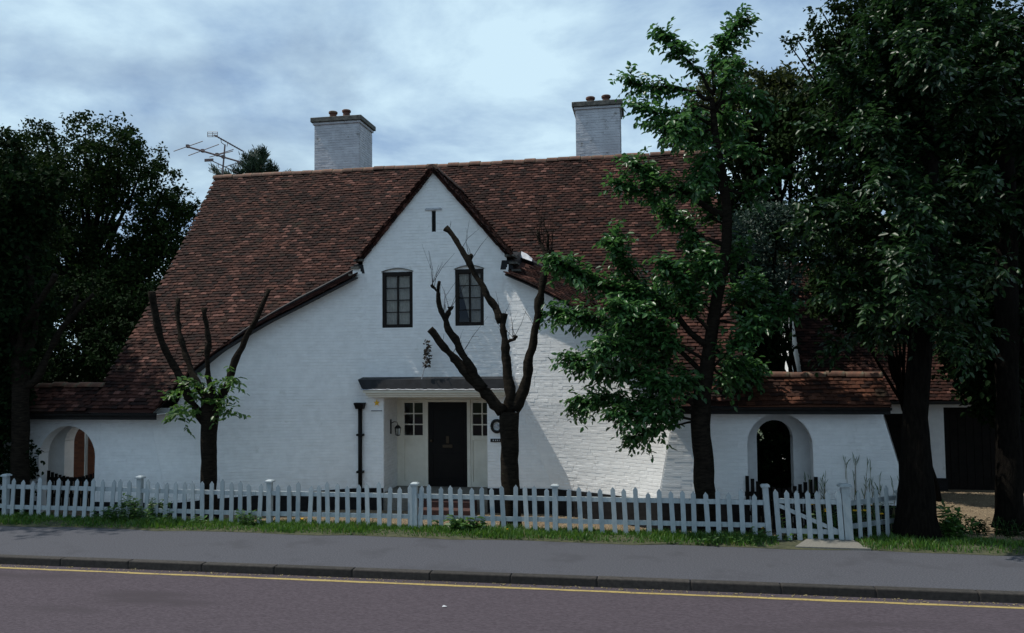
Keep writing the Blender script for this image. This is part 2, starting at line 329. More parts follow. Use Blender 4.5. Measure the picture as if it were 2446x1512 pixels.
# swept eaves edges, from the photograph, laid on the wall with an overhang
def sweep(pts, s):
    out = []
    for k, (x, y) in enumerate(pts):
        t = k/(len(pts)-1)                        # 0 kneeler, 1 eaves corner
        Y = 18.3
        for it in range(12):
            p = onY(x, y, Y); oh = .27 + .10*t + .22*max(0, (t-.72)/.28)
            c0 = creX(p[2], s); c1 = cornX(p[2], s); tt = min(1, max(0, (p[0]-c0)/(c1-c0)))
            Y = Y0 - (Y0-cornY(p[2]))*(.85*tt+.15*tt*tt) - oh
        out.append(onY(x, y, Y))
    return np.array(out)
SWL = sweep([(846, 660), (771, 699), (705, 733), (635, 768), (575, 803), (514, 842), (465, 883), (419, 925), (369, 984)], -1)
SWR = sweep([(1206, 652), (1262, 676), (1317, 703), (1365, 730), (1420, 775), (1465, 817), (1508, 861), (1556, 912), (1606, 968)], 1)
def eave_pt(x, y):      # where the ray meets the main roof slope
    Y = 16.6
    while onY(x, y, Y)[2] > zmain(Y) and Y < 17.4: Y += .005
    return onY(x, y, Y)
SWL[-1] = eave_pt(369, 984); SWR[-1] = eave_pt(1606, 968); SWL[-2] = .5*SWL[-2]+.5*onY(419, 925, .5*(SWL[-1][1]+SWL[-3][1])); SWR[-2] = .5*SWR[-2]+.5*onY(1556, 912, .5*(SWR[-1][1]+SWR[-3][1]))
def resample(P, n):
    d = np.r_[0, np.cumsum(np.linalg.norm(np.diff(P, axis=0), axis=1))]; t = np.linspace(0, d[-1], n)
    Q = np.stack([np.interp(t, d, P[:, i]) for i in range(3)], 1)
    for _ in range(3): Q[1:-1] = .25*Q[:-2]+.5*Q[1:-1]+.25*Q[2:]
    return Q
SWL = resample(SWL, 60); SWR = resample(SWR, 60)
STRIP_S = .36
def strip_top(p):   # where the flatter edge strip meets the main slope
    d = 0.0
    if p[2] <= zmain(p[1])+.005: return np.array([p[0], p[1]+.02, float(zmain(p[1]+.02))])
    while p[2]+STRIP_S*d > zmain(p[1]+d) and d < 3: d += .01
    return np.array([p[0], p[1]+d, p[2]+STRIP_S*d])
TPL = np.array([strip_top(p) for p in SWL]); TPR = np.array([strip_top(p) for p in SWR])
XEL, XER = SWL[-1][0], SWR[-1][0]; XKL, XKR = SWL[0][0], SWR[0][0]
EAVL, EAVR = float(SWL[-1][1])-.02, float(SWR[-1][1])-.02
def yfront(X):
    if X <= XEL: return EAVL
    if X >= XER: return EAVR
    if X <= XKL: return float(np.interp(X, TPL[::-1, 0], TPL[::-1, 1]))
    if X >= XKR: return float(np.interp(X, TPR[:, 0], TPR[:, 1]))
    return float(np.interp(X, [XKL, XC, XKR], [TPL[0][1], 21.6, TPR[0][1]]))
XVL = -13.12
def xvr(z): return float(np.interp(z, [2.2, 4.6, 9], [2.05, 1.95, 1.74]))
GAP_Z, GAP_K = 8.06, 1.165     # cross gable roof: ridge height and slope
def zgab(X): return GAP_Z - GAP_K*abs(X-XC)
def ztop(X):
    d = abs(X-XC)
    if -6.96 < X < -3.33: return 8.02 - 1.165*d
    if -7.2 < X <= -6.96 or -3.33 <= X < -3.28: return 5.62
    P = SWL if X < XC else SWR
    if X < XC:
        return float(np.interp(X, P[::-1, 0], P[::-1, 2])) + .05
    return float(np.interp(X, P[:, 0], P[:, 2])) + .05
# ------------------------------------------------------------------ generic wall with holes and bricks
def wall_sheet(mb, fn, us, zb, zt, holes, depth=.3, nz=7):
    """holes: (u0,u1,zb(u),zt(u),depth)"""
    us = sorted(set([round(u, 4) for u in us] + [round(h[i], 4) for h in holes for i in (0, 1)]))
    def part(ua, ub, a0, a1, b0, b1):
        if max(a1-a0, b1-b0) < 1e-4: return
        n = max(1, int(math.ceil(max(a1-a0, b1-b0)/.35)))
        mb.grid([[fn(ua, a0+(a1-a0)*k/n) for k in range(n+1)], [fn(ub, b0+(b1-b0)*k/n) for k in range(n+1)]][::-1])
    for ua, ub in zip(us[:-1], us[1:]):
        um = (ua+ub)/2; e = 1e-3
        hs = sorted([h for h in holes if h[0]-1e-6 <= um <= h[1]+1e-6], key=lambda h: h[2](um))
        za, zb_ = zb(ua+e), zb(ub-e)
        for h in hs:
            part(ua, ub, za, max(za, h[2](ua+e)), zb_, max(zb_, h[2](ub-e))); za, zb_ = h[3](ua+e), h[3](ub-e)
        part(ua, ub, za, max(za, zt(ua+e)), zb_, max(zb_, zt(ub-e)))
def reveals(mb, fn, us, holes):
    for h in holes:
        u0, u1, b, t, d = h; D = np.array([0, d, 0]); e = 1e-3
        ss = [u for u in us if u0 < u < u1]; ss = [u0]+sorted(ss)+[u1]
        for u in (u0, u1):
            uu = u+e if u == u0 else u-e
            q = [fn(u, b(uu)), fn(u, t(uu))]; mb.add([q[0], q[1], q[1]+D, q[0]+D], [(0, 1, 2, 3)])
        for f in (t, b):
            for a, c in zip(ss[:-1], ss[1:]):
                p, q = fn(a, f(a+e)), fn(c, f(c-e)); mb.add([p, q, q+D, p+D], [(0, 1, 2, 3)])
BR = []   # unit brick: face at depth 0..1 in (x,z), proud 1 in y
_bv = np.array([(-.5,0,-.5),(.5,0,-.5),(.5,0,.5),(-.5,0,.5),(-.497,1,-.43),(.497,1,-.43),(.497,1,.43),(-.497,1,.43)])
_bf = np.array([(4,5,6,7),(0,1,5,4),(1,2,6,5),(2,3,7,6),(3,0,4,7)])
def brick_layout(fn, u0, u1, zlo, zhi, ok, hgt=.075, ln=.225):
    """returns list of (p, ex, ez, n, w, h, proud)"""
    out = []; z = zlo; row = 0
    while z + hgt*.6 < zhi:
        samp = np.arange(u0, u1, .012); good = np.array([ok(u, z+.006, z+hgt-.006) for u in samp])
        i = 0
        while i < len(samp):
            if not good[i]: i += 1; continue
            j = i
            while j+1 < len(samp) and good[j+1]: j += 1
            a, b = samp[i], samp[j]+.012; u = a; first = True
            while u < b-.03:
                w = ln if (row % 2 == 0) == (random.random() < .8) else ln*.52
                if first: w = ln*(.5 if row % 2 else 1); first = False
                w = min(w, b-u)
                if b-(u+w) < .05: w = b-u
                p, ex, ez, n = wall_frame(fn, u+w/2, z+hgt/2)
                sx = np.linalg.norm(fn(u+w, z+hgt/2)-fn(u, z+hgt/2))
                out.append((p, ex, ez, n, sx-.001, hgt-.004, .005+.005*random.random()))
                u += w
            i = j+1
        z += hgt; row += 1
    return out
def brick_mesh(name, L, m, parent):
    n = len(L); V = np.zeros((n, 8, 3)); 
    for i, (p, ex, ez, nn, w, h, pr) in enumerate(L):
        ti = random.gauss(0, .008); e2 = ez + ti*ex
        nn2 = nn + ez*random.gauss(0, .02) + ex*random.gauss(0, .012)
        V[i] = p + _bv[:, :1]*w*ex + _bv[:, 2:]*h*e2 + _bv[:, 1:2]*(pr*nn + (nn2-nn)*np.array([0,0,0,0,1,1,1,1])[:, None]*0) + (_bv[:, 1:2])*((_bv[:, 2:]*h)*random.gauss(0, .02) + _bv[:, :1]*w*random.gauss(0, .005))*nn
    F = (_bf[None] + 8*np.arange(n)[:, None, None]).reshape(-1, 4)
    o = mobj(name, mesh_np(name, V.reshape(-1, 3), F, m), parent); o['kind'] = 'stuff'; return o
def brick_objs(L, me, parent, name='brick'):
    for (p, ex, ez, n, w, h, pr) in L:
        yx = n*pr
        B = Matrix(((ex[0]*w, yx[0], ez[0]*h, p[0]), (ex[1]*w, yx[1], ez[1]*h, p[1]), (ex[2]*w, yx[2], ez[2]*h, p[2]), (0, 0, 0, 1)))
        mobj(name, me, parent, B)
ME_BRICK = mesh_np('brick', _bv, _bf, M['white'])
# ------------------------------------------------------------------ tiles
def tile_verts(w=.158, L=.15, t=.028, camber=.005, n=2):
    V = []
    for k in range(n+1):
        x = -w/2 + w*k/n; c = camber*(1-(2*k/n-1)**2)
        V += [(x, 0, .034+c-t), (x, 0, .034+c), (x, L, .004+c)]
    F = []
    for k in range(n):
        a = 3*k; F += [(a, a+3, a+4, a+1), (a+1, a+4, a+5, a+2)]
    e = 3*n
    F += [(0, 1, 2, 2), (e, e+2, e+1, e+1)]
    return np.array(V), [tuple(dict.fromkeys(f)) for f in F]
TV, TF = tile_verts()
ME_TILE = mesh_np('roof_tile', TV, TF, M['tile']); ME_TILE2 = mesh_np('roof_tile_bright', TV, TF, M['tile2'])
def jit(fr):
    p, ex, es, en = fr
    a = random.gauss(0, .022); tl = random.gauss(0, .02)
    ex2 = ex + a*es + random.gauss(0, .025)*en; ex2 = ex2/np.linalg.norm(ex2)
    es2 = es - a*ex + tl*en; es2 = es2 - ex2*(es2@ex2); es2 /= np.linalg.norm(es2); en2 = np.cross(ex2, es2)
    p2 = p + ex*random.gauss(0, .005) + es*random.gauss(0, .006) + en*abs(random.gauss(0, .004))
    return p2, ex2, es2, en2
def tile_stuff(name, L, m, parent):
    nv = len(TV); V = np.zeros((len(L), nv, 3)); F = []
    for i, (p, ex, es, en) in enumerate(L): V[i] = p + TV[:, :1]*ex + TV[:, 1:2]*es + TV[:, 2:]*en
    for i in range(len(L)):
        o = i*nv; F += [tuple(k+o for k in f) for f in TF]
    o = mobj(name, mesh_np(name, V.reshape(-1, 3), F, m), parent); o['kind'] = 'stuff'; return o
def tile_objs(L, me, parent):
    for (p, ex, es, en) in L:
        B = Matrix(((ex[0], es[0], en[0], p[0]), (ex[1], es[1], en[1], p[1]), (ex[2], es[2], en[2], p[2]), (0, 0, 0, 1)))
        mobj('roof_tile', me, parent, B)
def split_tiles(L, n=300):
    d = [np.linalg.norm(t[0]-CAM) for t in L]; o = np.argsort(d); s = set(o[:n].tolist())
    return [L[i] for i in range(len(L)) if i in s], [L[i] for i in range(len(L)) if i not in s]
# ------------------------------------------------------------------ HOUSE
house = thing('house', 'white painted brick house with steep tiled roof and pointed central gable', 'house', (XC, Y0, -.3))
# openings in the front wall
PX0, PX1, PZ1 = -6.43, -3.84, 2.66
WL = (-6.46, -5.68, 4.14, 5.52); WR = (-4.61, -3.90, 4.16, 5.54)
SL = (-5.19, -5.085, 6.48, 7.0)
cz = lambda v: (lambda u: v)
def archz(x0, x1, z, r): return lambda u: z + r*(1-((u-(x0+x1)/2)/((x1-x0)/2))**2)
HOLES = [(PX0, PX1, cz(-.3), cz(PZ1), 0), (WL[0], WL[1], cz(WL[2]), archz(WL[0], WL[1], WL[3], .07), .09),
         (WR[0], WR[1], cz(WR[2]), archz(WR[0], WR[1], WR[3], .07), .09), (SL[0], SL[1], cz(SL[2]), cz(SL[3]), .3)]
us = list(np.arange(-11.95, .56, .17)) + [PX0, PX1] + list(np.linspace(WL[0], WL[1], 9)) + list(np.linspace(WR[0], WR[1], 9)) + [-7.2, -6.96, -3.33, -3.28, .55, XC]
mb = MB(); wall_sheet(mb, wallp, us, lambda u: -.35, ztop, HOLES); reveals(mb, wallp, us, HOLES)
wall = mb.build('wall', M['white_wall'], house)
def inhole(u, za, zb, holes, m=.004):
    for h in holes:
        if h[0]-m < u < h[1]+m and zb > h[2](u)-m and za < h[3](u)+m: return True
    return False
def okwall(u, za, zb):
    return za > plin(u)-.03 and zb < ztop(u)-.01 and not inhole(u, za, zb, HOLES)
L = brick_layout(wallp, -11.93, .53, .0, 8.0, okwall)
lit = sorted(range(len(L)), key=lambda i: -float(L[i][0][0] > -2.9)*(10 - L[i][0][1]*.1 - abs(L[i][0][2]-1.6)*.5))
pick = set(lit[:300])
brick_objs([L[i] for i in sorted(pick)], ME_BRICK, wall); brick_mesh('brick_facing', [L[i] for i in range(len(L)) if i not in pick], M['white'], wall)
# walls under the eaves on both sides, with a slight batter
def eavewall(u, z):
    X = u
    if u > -6: c = cornX(z, 1)-.012; X = c + (u-.55) if u < 1.0 else u
    if u <= -6: c = cornX(z, -1)+.012; X = c + (u+11.95) if u > -12.4 else u
    if -6 < u < 1.0: X = c + (1.0-c)*(u-.55)/.45
    if -12.4 < u <= -6: X = c + (-12.4-c)*(u+11.95)/(-.45)
    return np.array([X, cornY(z), z])
mb = MB(); usr = [.55, .7, .85, 1.0, 1.4, 1.8]; wall_sheet(mb, eavewall, usr, lambda u: -.35, lambda u: 2.5, [])
usl = [-13.1, -12.75, -12.4, -12.25, -12.1, -11.95]; wall_sheet(mb, eavewall, usl, lambda u: -.35, lambda u: 2.5, [])
# side and rear walls
for X in (-13.0, 1.7):
    poly = [(X, cornY(0), -.35), (X, 27.6, -.35), (X, 27.6, 2.4), (X, 22.5, 8.9), (X, 20.6, 6.4), (X, 18.46, 3.85), (X, 17.5, 2.7), (X, cornY(2.5), 2.45)]
    mb.add(poly, [tuple(range(8))])
mb.add([(-13, 27.6, -.35), (1.7, 27.6, -.35), (1.7, 27.6, 2.5), (-13, 27.6, 2.5)], [(0, 1, 2, 3)])
ew = mb.build('eaves_wall', M['white_wall'], house)
L = brick_layout(eavewall, .56, 1.8, .0, 2.42, lambda u, a, b: a > plin(u)-.03) + brick_layout(eavewall, -13.08, -11.97, .0, 2.42, lambda u, a, b: a > plin(u)-.03)
brick_objs(L[:150], ME_BRICK, ew); brick_mesh('brick_facing', L[150:], M['white'], ew)
# plinth
def plinth(us_, fn, skip=None):
    mb = MB()
    for ua, ub in zip(us_[:-1], us_[1:]):
        if skip and skip[0] < (ua+ub)/2 < skip[1]: continue
        P = []
        for u in (ua, ub):
            z1 = plin(u); pb, pt = fn(u, -.35), fn(u, z1); _, ex, ez, n = wall_frame(fn, u, .15)
            P.append((pb+n*.045, pt+n*.035, pt+n*.0))
        mb.add([P[0][0], P[1][0], P[1][1], P[0][1]], [(0, 1, 2, 3)]); mb.add([P[0][1], P[1][1], P[1][2], P[0][2]], [(0, 1, 2, 3)])
    mb.build('plinth', M['plinth'], house)
plinth(sorted(u for u in us if u <= PX0), wallp); plinth(sorted(u for u in us if u >= PX1), wallp); plinth(usr, eavewall); plinth(usl, eavewall)
# ---- main roof: boarding sheet, tiles, strips
mb = MB(); G = []
for X in np.linspace(XVL+.03, 1.9, 130):
    y0 = yfront(X)+.02; Ys = np.linspace(y0, 22.5, 26)
    G.append([(X if X < 1.6 else 1.6+(xvr(float(zmain(Y)))-1.63)*(X-1.6)/.3, Y, float(zmain(Y))-.022) for Y in Ys])
mb.grid(G[::-1])
mb.grid([[(XVL, 22.5, 9.0), (XVL, 28.1, 2.0)], [(1.75, 22.5, 9.0), (1.75, 28.1, 2.0)]][::-1])
for PS, TP in ((SWL, TPL), (SWR, TPR)):
    mb.grid([[tuple(p+np.array([0, .02, -.02])) for p in PS], [tuple(p+np.array([0, .05, -.02])) for p in TP]])
# cross gable slopes
for s in (-1, 1):
    x1 = XC+s*1.95; mb.add([(XC, Y0-.16, GAP_Z-.03), (XC, 22.3, GAP_Z-.03), (x1, 22.3, GAP_Z-.03-GAP_K*1.95), (x1, Y0-.16, GAP_Z-.03-GAP_K*1.95)], [(0, 1, 2, 3)])
roof = mb.build('roof', M['tile'], house)
roof['label'] = 'steep brown clay tiled roof sweeping down beside the gable'
TL = []; zk = 2.26; row = 0
while zk < 8.93:
    sl = slope_at(zk); es = np.array([0, sl, 1.]); es /= np.linalg.norm(es); ex = np.array([1., 0, 0]); en = np.cross(ex, es)
    Y = float(ymain(zk)); x = XVL + .08 + (.082 if row % 2 else 0); xe = xvr(zk)
    wob = [random.gauss(0, .004) for _ in range(4)]
    while x < xe:
        if Y > yfront(x)-.0 and not (abs(x-XC) < 1.95 and zk < zgab(x)-.02 ):
            dz = .012*math.sin(x*1.3+row*.07)+.008*math.sin(x*3.1+row*.5)      # old roof, wavy courses
            TL.append(jit((np.array([x, Y+dz*sl, zk+dz]) + en*.004, ex, es, en)))
        x += .1645
    zk += .077*random.uniform(.97, 1.03); row += 1
# edge strips: courses parallel to the swept edge
SLT = []
for PS, TP, s in ((SWL, TPL, -1), (SWR, TPR, 1)):
    d = np.r_[0, np.cumsum(np.linalg.norm(np.diff(PS, axis=0), axis=1))]
    q = .05
    while q < d[-1]-.03:
        p = np.array([np.interp(q, d, PS[:, i]) for i in range(3)]); t = np.array([np.interp(q, d, TP[:, i]) for i in range(3)])
        q2 = q+.05; pt = np.array([np.interp(q2, d, PS[:, i]) for i in range(3)])-p
        dep = np.linalg.norm(t-p); tx = pt/np.linalg.norm(pt)*(-s if s < 0 else 1)
        if tx[0] < 0: tx = -tx
        es = (t-p)/max(dep, 1e-6)
        if dep < .12: es = np.array([0, .75, .66])
        es = es - tx*(es@tx); es /= np.linalg.norm(es); en = np.cross(tx, es)
        k = 0
        while k*.098 < dep or k < 2:
            SLT.append(jit((p + es*(k*.098-.03) + en*.006 + tx*(.08 if k % 2 else 0), tx, es, en))); k += 1
        q += .1645
near = sorted(range(len(TL)), key=lambda i: TL[i][0][2] - (.0 if TL[i][0][0] > -8 else 1.2) + (9 if -7.3 < TL[i][0][0] < -3.2 else 0) + (3 if TL[i][0][0] > -1.2 else 0))
pk = set(near[:240]); tile_objs([TL[i] for i in sorted(pk)], ME_TILE, roof); tile_objs(SLT[:60], ME_TILE, roof)
tile_stuff('roof_tile_field', [TL[i] for i in range(len(TL)) if i not in pk] + SLT[60:], M['tile'], roof)
# gable slope tiles (seen at a grazing angle)
GT = []
for s in (-1, 1):
    es = np.array([-s*1., 0, GAP_K]); es /= np.linalg.norm(es); ex = np.array([0, 1., 0])*s; en = np.cross(ex, es)
    k = 0
    while k*.098 < 2.9:
        p0 = np.array([XC+s*1.93, 0, GAP_Z-GAP_K*1.93]) + es*k*.098
        if s*(p0[0]-XC) < .02: break
        y = Y0-.12 + (.08 if k % 2 else 0); ym = float(ymain(min(8.9, p0[2])))+.1
        while y < ym: GT.append(jit((np.array([p0[0], y, p0[2]]), ex, es, en))); y += .1645
        k += 1
tile_stuff('gable_tile_field', GT, M['tile'], roof)
# ridge tiles
def ridge_run(p0, p1, n, m, parent, r=.13, zl=-.07, name='ridge_tile'):
    p0 = np.array(p0); p1 = np.array(p1); ln = np.linalg.norm(p1-p0)/n; t = (p1-p0)/np.linalg.norm(p1-p0); sd_ = np.cross([0, 0, 1.], t)
    mb_ = MB(); G = []
    for x, rr in ((0, r*1.04), (ln*.97, r)):
        G.append([np.array([x, rr*math.cos(a), rr*.85*math.sin(a)+zl]) for a in np.linspace(-.15, math.pi+.15, 9)])
    mb_.grid(G); mb_.add(G[0], [tuple(range(9))]); mb_.add(G[1], [tuple(range(9))[::-1]])
    me = mesh_np(name, mb_.v, mb_.f, m, True)
    for i in range(n):
        p = p0 + t*ln*i + np.array([0, random.gauss(0, .006), random.gauss(0, .009)])
        tt = t + np.array([0, 0, random.gauss(0, .012)]); 
        mobj(name, me, parent, Matrix(((tt[0], sd_[0], 0, p[0]), (tt[1], sd_[1], 0, p[1]), (tt[2], 0, 1, p[2]), (0, 0, 0, 1))))
ridge_run((XVL-.02, 22.52, 9.06), (1.76, 22.52, 9.06), 46, M['ridge'], roof)
ridge_run((XC, Y0-.12, GAP_Z+.035), (XC, 21.7, GAP_Z+.035), 9, M['ridge'], roof)
# gable verge courses: two rows of tile edges on the slope
for s in (-1, 1):
    t = np.array([s*1., 0, -1.165]); ln = 2.86; t /= np.linalg.norm(t); n = np.array([s*1.165, 0, 1.]); n /= np.linalg.norm(n)
    for rw, (off, th, dp) in enumerate(((-.035, .055, .10), (.028, .045, .14))):
        cnt = 24 if rw == 0 else 17; stp = ln/cnt
        for k in range(cnt):
            c = np.array([XC, Y0-dp, 8.03]) + t*(stp*(k+.5)) + n*(off + random.gauss(0, .004)); h = stp*.46
            ps = []
            for dy in (random.gauss(0, .008), .30):
                for a, b in ((-h, -th/2), (h, -th/2), (h, th/2), (-h, th/2)): ps.append(c + t*a + n*b + np.array([0, dy, 0]))
            m_ = MB(); m_.add(ps, [(0, 1, 2, 3), (4, 7, 6, 5), (0, 4, 5, 1), (1, 5, 6, 2), (2, 6, 7, 3), (3, 7, 4, 0)])
            m_.build('verge_tile', M['tile'], roof)
# kneelers with lead and stepped tiles
for s, xk in ((-1, -6.96), (1, -3.33)):
    mb = MB()
    for dx, z, w in ((.0, 5.80, .20), (.10, 5.62, .17), (.17, 5.44, .16)):
        x = xk + s*dx; mb.box((min(x-.03*s, x+s*w), Y0-.12, z), (max(x-.03*s, x+s*w), Y0+.35, z+.05))
    mb.build('kneeler_slab', M['cap'], roof)
for TP, s in ((TPL, -1), (TPR, 1)):
    mb = MB(); P = [p + np.array([0, 0, .035]) for p in TP[:42]]
    mb.tube(P[::3], [.055 + .02*random.random() for _ in P[::3]], 6)
    x0 = TP[0][0]; mb.hexa([(x0-.16, Y0-.02, 5.50), (x0+.16, Y0-.02, 5.50), (x0+.2, TP[0][1]+.2, 5.9), (x0-.2, TP[0][1]+.2, 5.9), (x0-.12, Y0-.02, 5.72), (x0+.12, Y0-.02, 5.72), (x0+.14, TP[0][1]+.2, 6.15), (x0-.14, TP[0][1]+.2, 6.15)])
    mb.build('lead_flashing', M['lead'], roof)
for TP, s in ((TPL, -1), (TPR, 1)):
    mb = MB(); i = 2; p, q = TP[i], TP[i+4]; u = np.array([0, -.06, .07]); mb.add([p+u+[0, -.10, -.05], q+u+[0, -.06, -.02], q+u+[0, .03, .06], (p+q)/2+u+[0, .05, .12], p+u+[0, .04, .12]], [(0, 1, 2, 3, 4)])
    mb.build('pale_lead_flashing', M['leadpale'], roof)
# verge undercloak along the sweeps
for PS, s in ((SWL, -1), (SWR, 1)):
    mb = MB(); A = [p + np.array([0, -.015, -.03]) for p in PS[:52]]
    for a, b in zip(A[:-1], A[1:]):
        q = [a, b, b+[0, .34, .04], a+[0, .34, .04]]; r_ = [x + np.array([0, 0, -.028]) for x in q]
        mb.hexa(r_+q)
    mb.build('verge_undercloak', M['lead'], roof)
# eaves gutter
def gutter(x0, x1, y, z):
    mb = MB()
    for i, (a, b) in enumerate([(x0, x1)]):
        P = []; 
        for x in (a, b): P.append([(x, y+.055*math.cos(t), z+.055*math.sin(t)) for t in np.linspace(math.pi, 2*math.pi, 7)])
        mb.grid(P); mb.grid([[(p[0], p[1]*1.0+.004*(1 if p[1] > y else -1), p[2]-.003) for p in r] for r in P][::-1])
    mb.box((x0, y+.055, z-.14), (x1, y+.075, z+.02)); mb.build('gutter', M['iron'], house)
gutter(XVL-3.9, XEL+.02, EAVL+.0, float(zmain(EAVL))-.03); gutter(XER-.02, 4.75, EAVR+.0, float(zmain(EAVR))-.03)
for x0, x1, ey in ((XVL, XEL, EAVL), (XER, 2.0, EAVR)):
    mb = MB(); z = float(zmain(ey)); mb.hexa([(x0, ey+.08, z-.06), (x1, ey+.08, z-.06), (x1, 17.95, z-.05), (x0, 17.95, z-.05), (x0, ey+.08, z-.04), (x1, ey+.08, z-.04), (x1, 17.95, z-.03), (x0, 17.95, z-.03)])
    mb.build('soffit', M['white_wall'], house)
# ---- windows
def window(w, label, gap):
    x0, x1, z0, z1 = w; yf = Y0+.015
    mb = MB(); t = .085
    mb.box((x0+.003, yf, z0+.003), (x0+t, yf+.07, z1-.003)); mb.box((x1-t, yf, z0+.003), (x1-.003, yf+.07, z1-.003))
    mb.box((x0+t, yf, z1-t-.02), (x1-t, yf+.07, z1-.003)); mb.box((x0+t, yf, z0+.003), (x1-t, yf+.07, z0+t))
    wf = mb.build('window', M['dark_frame'], house, bevel=.006); wf['label'] = label
    a0, a1, b0, b1 = x0+t, x1-t, z0+t, z1-t-.02
    xm = (a0+a1)/2
    mb = MB(); mb.box((xm-.02, yf+.02, b0), (xm+.02, yf+.06, b1)); o = mb.build('mullion', M['dark_frame'], wf)
    for k in range(1, 4):
        z = b0+(b1-b0)*k/4
        for q0, q1 in ((a0, xm-.021), (xm+.021, a1)):
            mb = MB(); mb.box((q0, yf+.022, z-.011), (q1, yf+.058, z+.011)); mb.build('glazing_bar', M['dark_frame'], wf)
    for k in range(4):
        za, zb_ = b0+(b1-b0)*k/4+.011, b0+(b1-b0)*(k+1)/4-.011
        for q0, q1 in ((a0, xm-.021), (xm+.021, a1)):
            ti = random.gauss(0, .006)
            mb = MB(); mb.add([(q0, yf+.04, za), (q1, yf+.04+ti*.3, za), (q1, yf+.04+ti*.3, zb_), (q0, yf+.04, zb_)], [(0, 1, 2, 3)]); mb.build('pane', M['glass'], wf)
    mb = MB(); n = 44; G = [[], []]
    c0 = a0-.05; c1 = a1+.05
    for k in range(n+1):
        x = c0+(c1-c0)*k/n; yy = yf+.13+.04*math.sin(k*1.75)+.015*math.sin(k*.9+1)
        tt = (x-a0)/(a1-a0)
        zt_ = b1+.05; zb_ = b0-.03
        G[0].append((x, yy, zb_)); G[1].append((x, yy, zt_))
    if gap:    # left curtain drawn aside lower down
        G2 = []
        for j in range(9):
            f = j/8; r = []
            pull = .36*max(0, (1-f)-.1)
            for k in range(n+1):
                x, yy, _ = G[0][k]; x = x + pull*(1-k/n)*.95 if k < n*.6 else x + pull*(1-k/n)*.95
                r.append((x, yy, b0-.03+(b1-b0+.08)*f))
            G2.append(r)
        mb.grid(G2)
    else: mb.grid(G)
    mb.build('curtain', M['curtain'], wf, smooth=True)
    mb = MB(); Pa = []; Pb = []
    mb.box((x0-.0, Y0-.012, z0-.05), (x1+.0, Y0+.06, z0-.002)); mb.build('sill', M['white_wall'], wf)
    mb = MB(); mb.add([(x0, yf+.02, z1), (x1, yf+.02, z1)] + [(x, yf+.02, archz(x0, x1, z1, .07)(x)) for x in np.linspace(x1, x0, 9)], [tuple(range(11))]); mb.build('arch_infill', M['white_wall'], wf)
    mb = MB(); xs_ = np.linspace(x0-.02, x1+.02, 12); f = archz(x0, x1, z1, .075)
    for a, b in zip(xs_[:-1], xs_[1:]):
        mb.hexa([(a, Y0-.022, f(a)), (b, Y0-.022, f(b)), (b, Y0+.02, f(b)), (a, Y0+.02, f(a)), (a, Y0-.022, f(a)+.018), (b, Y0-.022, f(b)+.018), (b, Y0+.02, f(b)+.018), (a, Y0+.02, f(a)+.018)])
    mb.build('arch_shadow_strip', M['cap'], wf)  # dark strip standing in for the shadow line of the arch head
window(WL, 'dark framed casement with closed net curtains, left of the two', False); window(WR, 'dark framed casement with its net curtain drawn aside', True)
# room behind
mb = MB(); mb.box((-12.6, Y0+.75, 3.2), (1.3, 24, 3.25)); mb.box((-7.2, Y0+2.2, 3.25), (-3.2, Y0+2.25, 7)); mb.build('room_partition', M['room'], house)
# slit and its lintel
mb = MB(); mb.box((XC-.21, Y0-.045, SL[3]+.015), (XC+.21, Y0+.02, SL[3]+.045)); mb.box((XC-.19, Y0-.03, SL[3]+.047), (XC+.19, Y0+.02, SL[3]+.065))
mb.build('slit_lintel', M['leadpale'], house)
mb = MB(); mb.box((SL[0]+.002, Y0+.035, SL[2]+.002), (SL[1]-.002, Y0+.06, SL[3]-.002)); mb.build('slit_dark_panel', M['black'], house)  # black panel added to stand for the dark inside of the open slit
# ---- porch
YB = 19.85; zth = .12
mb = MB()
mb.add([(PX0, Y0, -.3), (PX0, YB, -.3), (PX0, YB, PZ1), (PX0, Y0, PZ1)], [(0, 1, 2, 3)]); mb.build('porch_side_wall', M['white_wall'], house); mb = MB(); mb.add([(PX1, Y0, -.3), (PX1, YB, -.3), (PX1, YB, PZ1), (PX1, Y0, PZ1)], [(0, 3, 2, 1)])
mb.build('porch_side_wall', M['white_wall'], house)
L = brick_layout(lambda u, z: np.array([PX0+.001, u, z]), Y0+.01, YB-.01, .12, 2.6, lambda u, a, b: True)
brick_mesh('porch_brick_facing', L, M['white'], house)
mb = MB(); mb.box((PX0, Y0-.02, PZ1), (PX1, YB+.1, PZ1+.04)); mb.build('porch_ceiling', M['cream'], house)
mb = MB(); mb.box((PX0, Y0-.02, -.3), (PX1, YB+.1, zth-.004)); mb.build('porch_floor', M['slab'], house)
for i, (yy, zz) in enumerate(((Y0-.34, .0), (Y0-.66, -.14))):
    mb = MB(); mb.box((-5.6, yy, -.33), (-4.1, Y0-.024-.001*i if i == 0 else Y0-.342, zz)); mb.build('door_step', M['step'], house, bevel=.015)
dx0, dx1, dz1 = -5.60, -4.575, 2.26
scr = MB()
def fr(b, x0, x1, z0, z1, y, d=.07): b.box((x0, y, z0), (x1, y+d, z1))
fr(scr, PX0, PX1, dz1+.0+.07, PZ1, YB); fr(scr, dx0-.09, dx0, zth, dz1+.068, YB-.02, .1); fr(scr, dx1, dx1+.09, zth, dz1+.068, YB-.02, .1); fr(scr, dx0, dx1, dz1, dz1+.068, YB-.015, .09)
lights = []
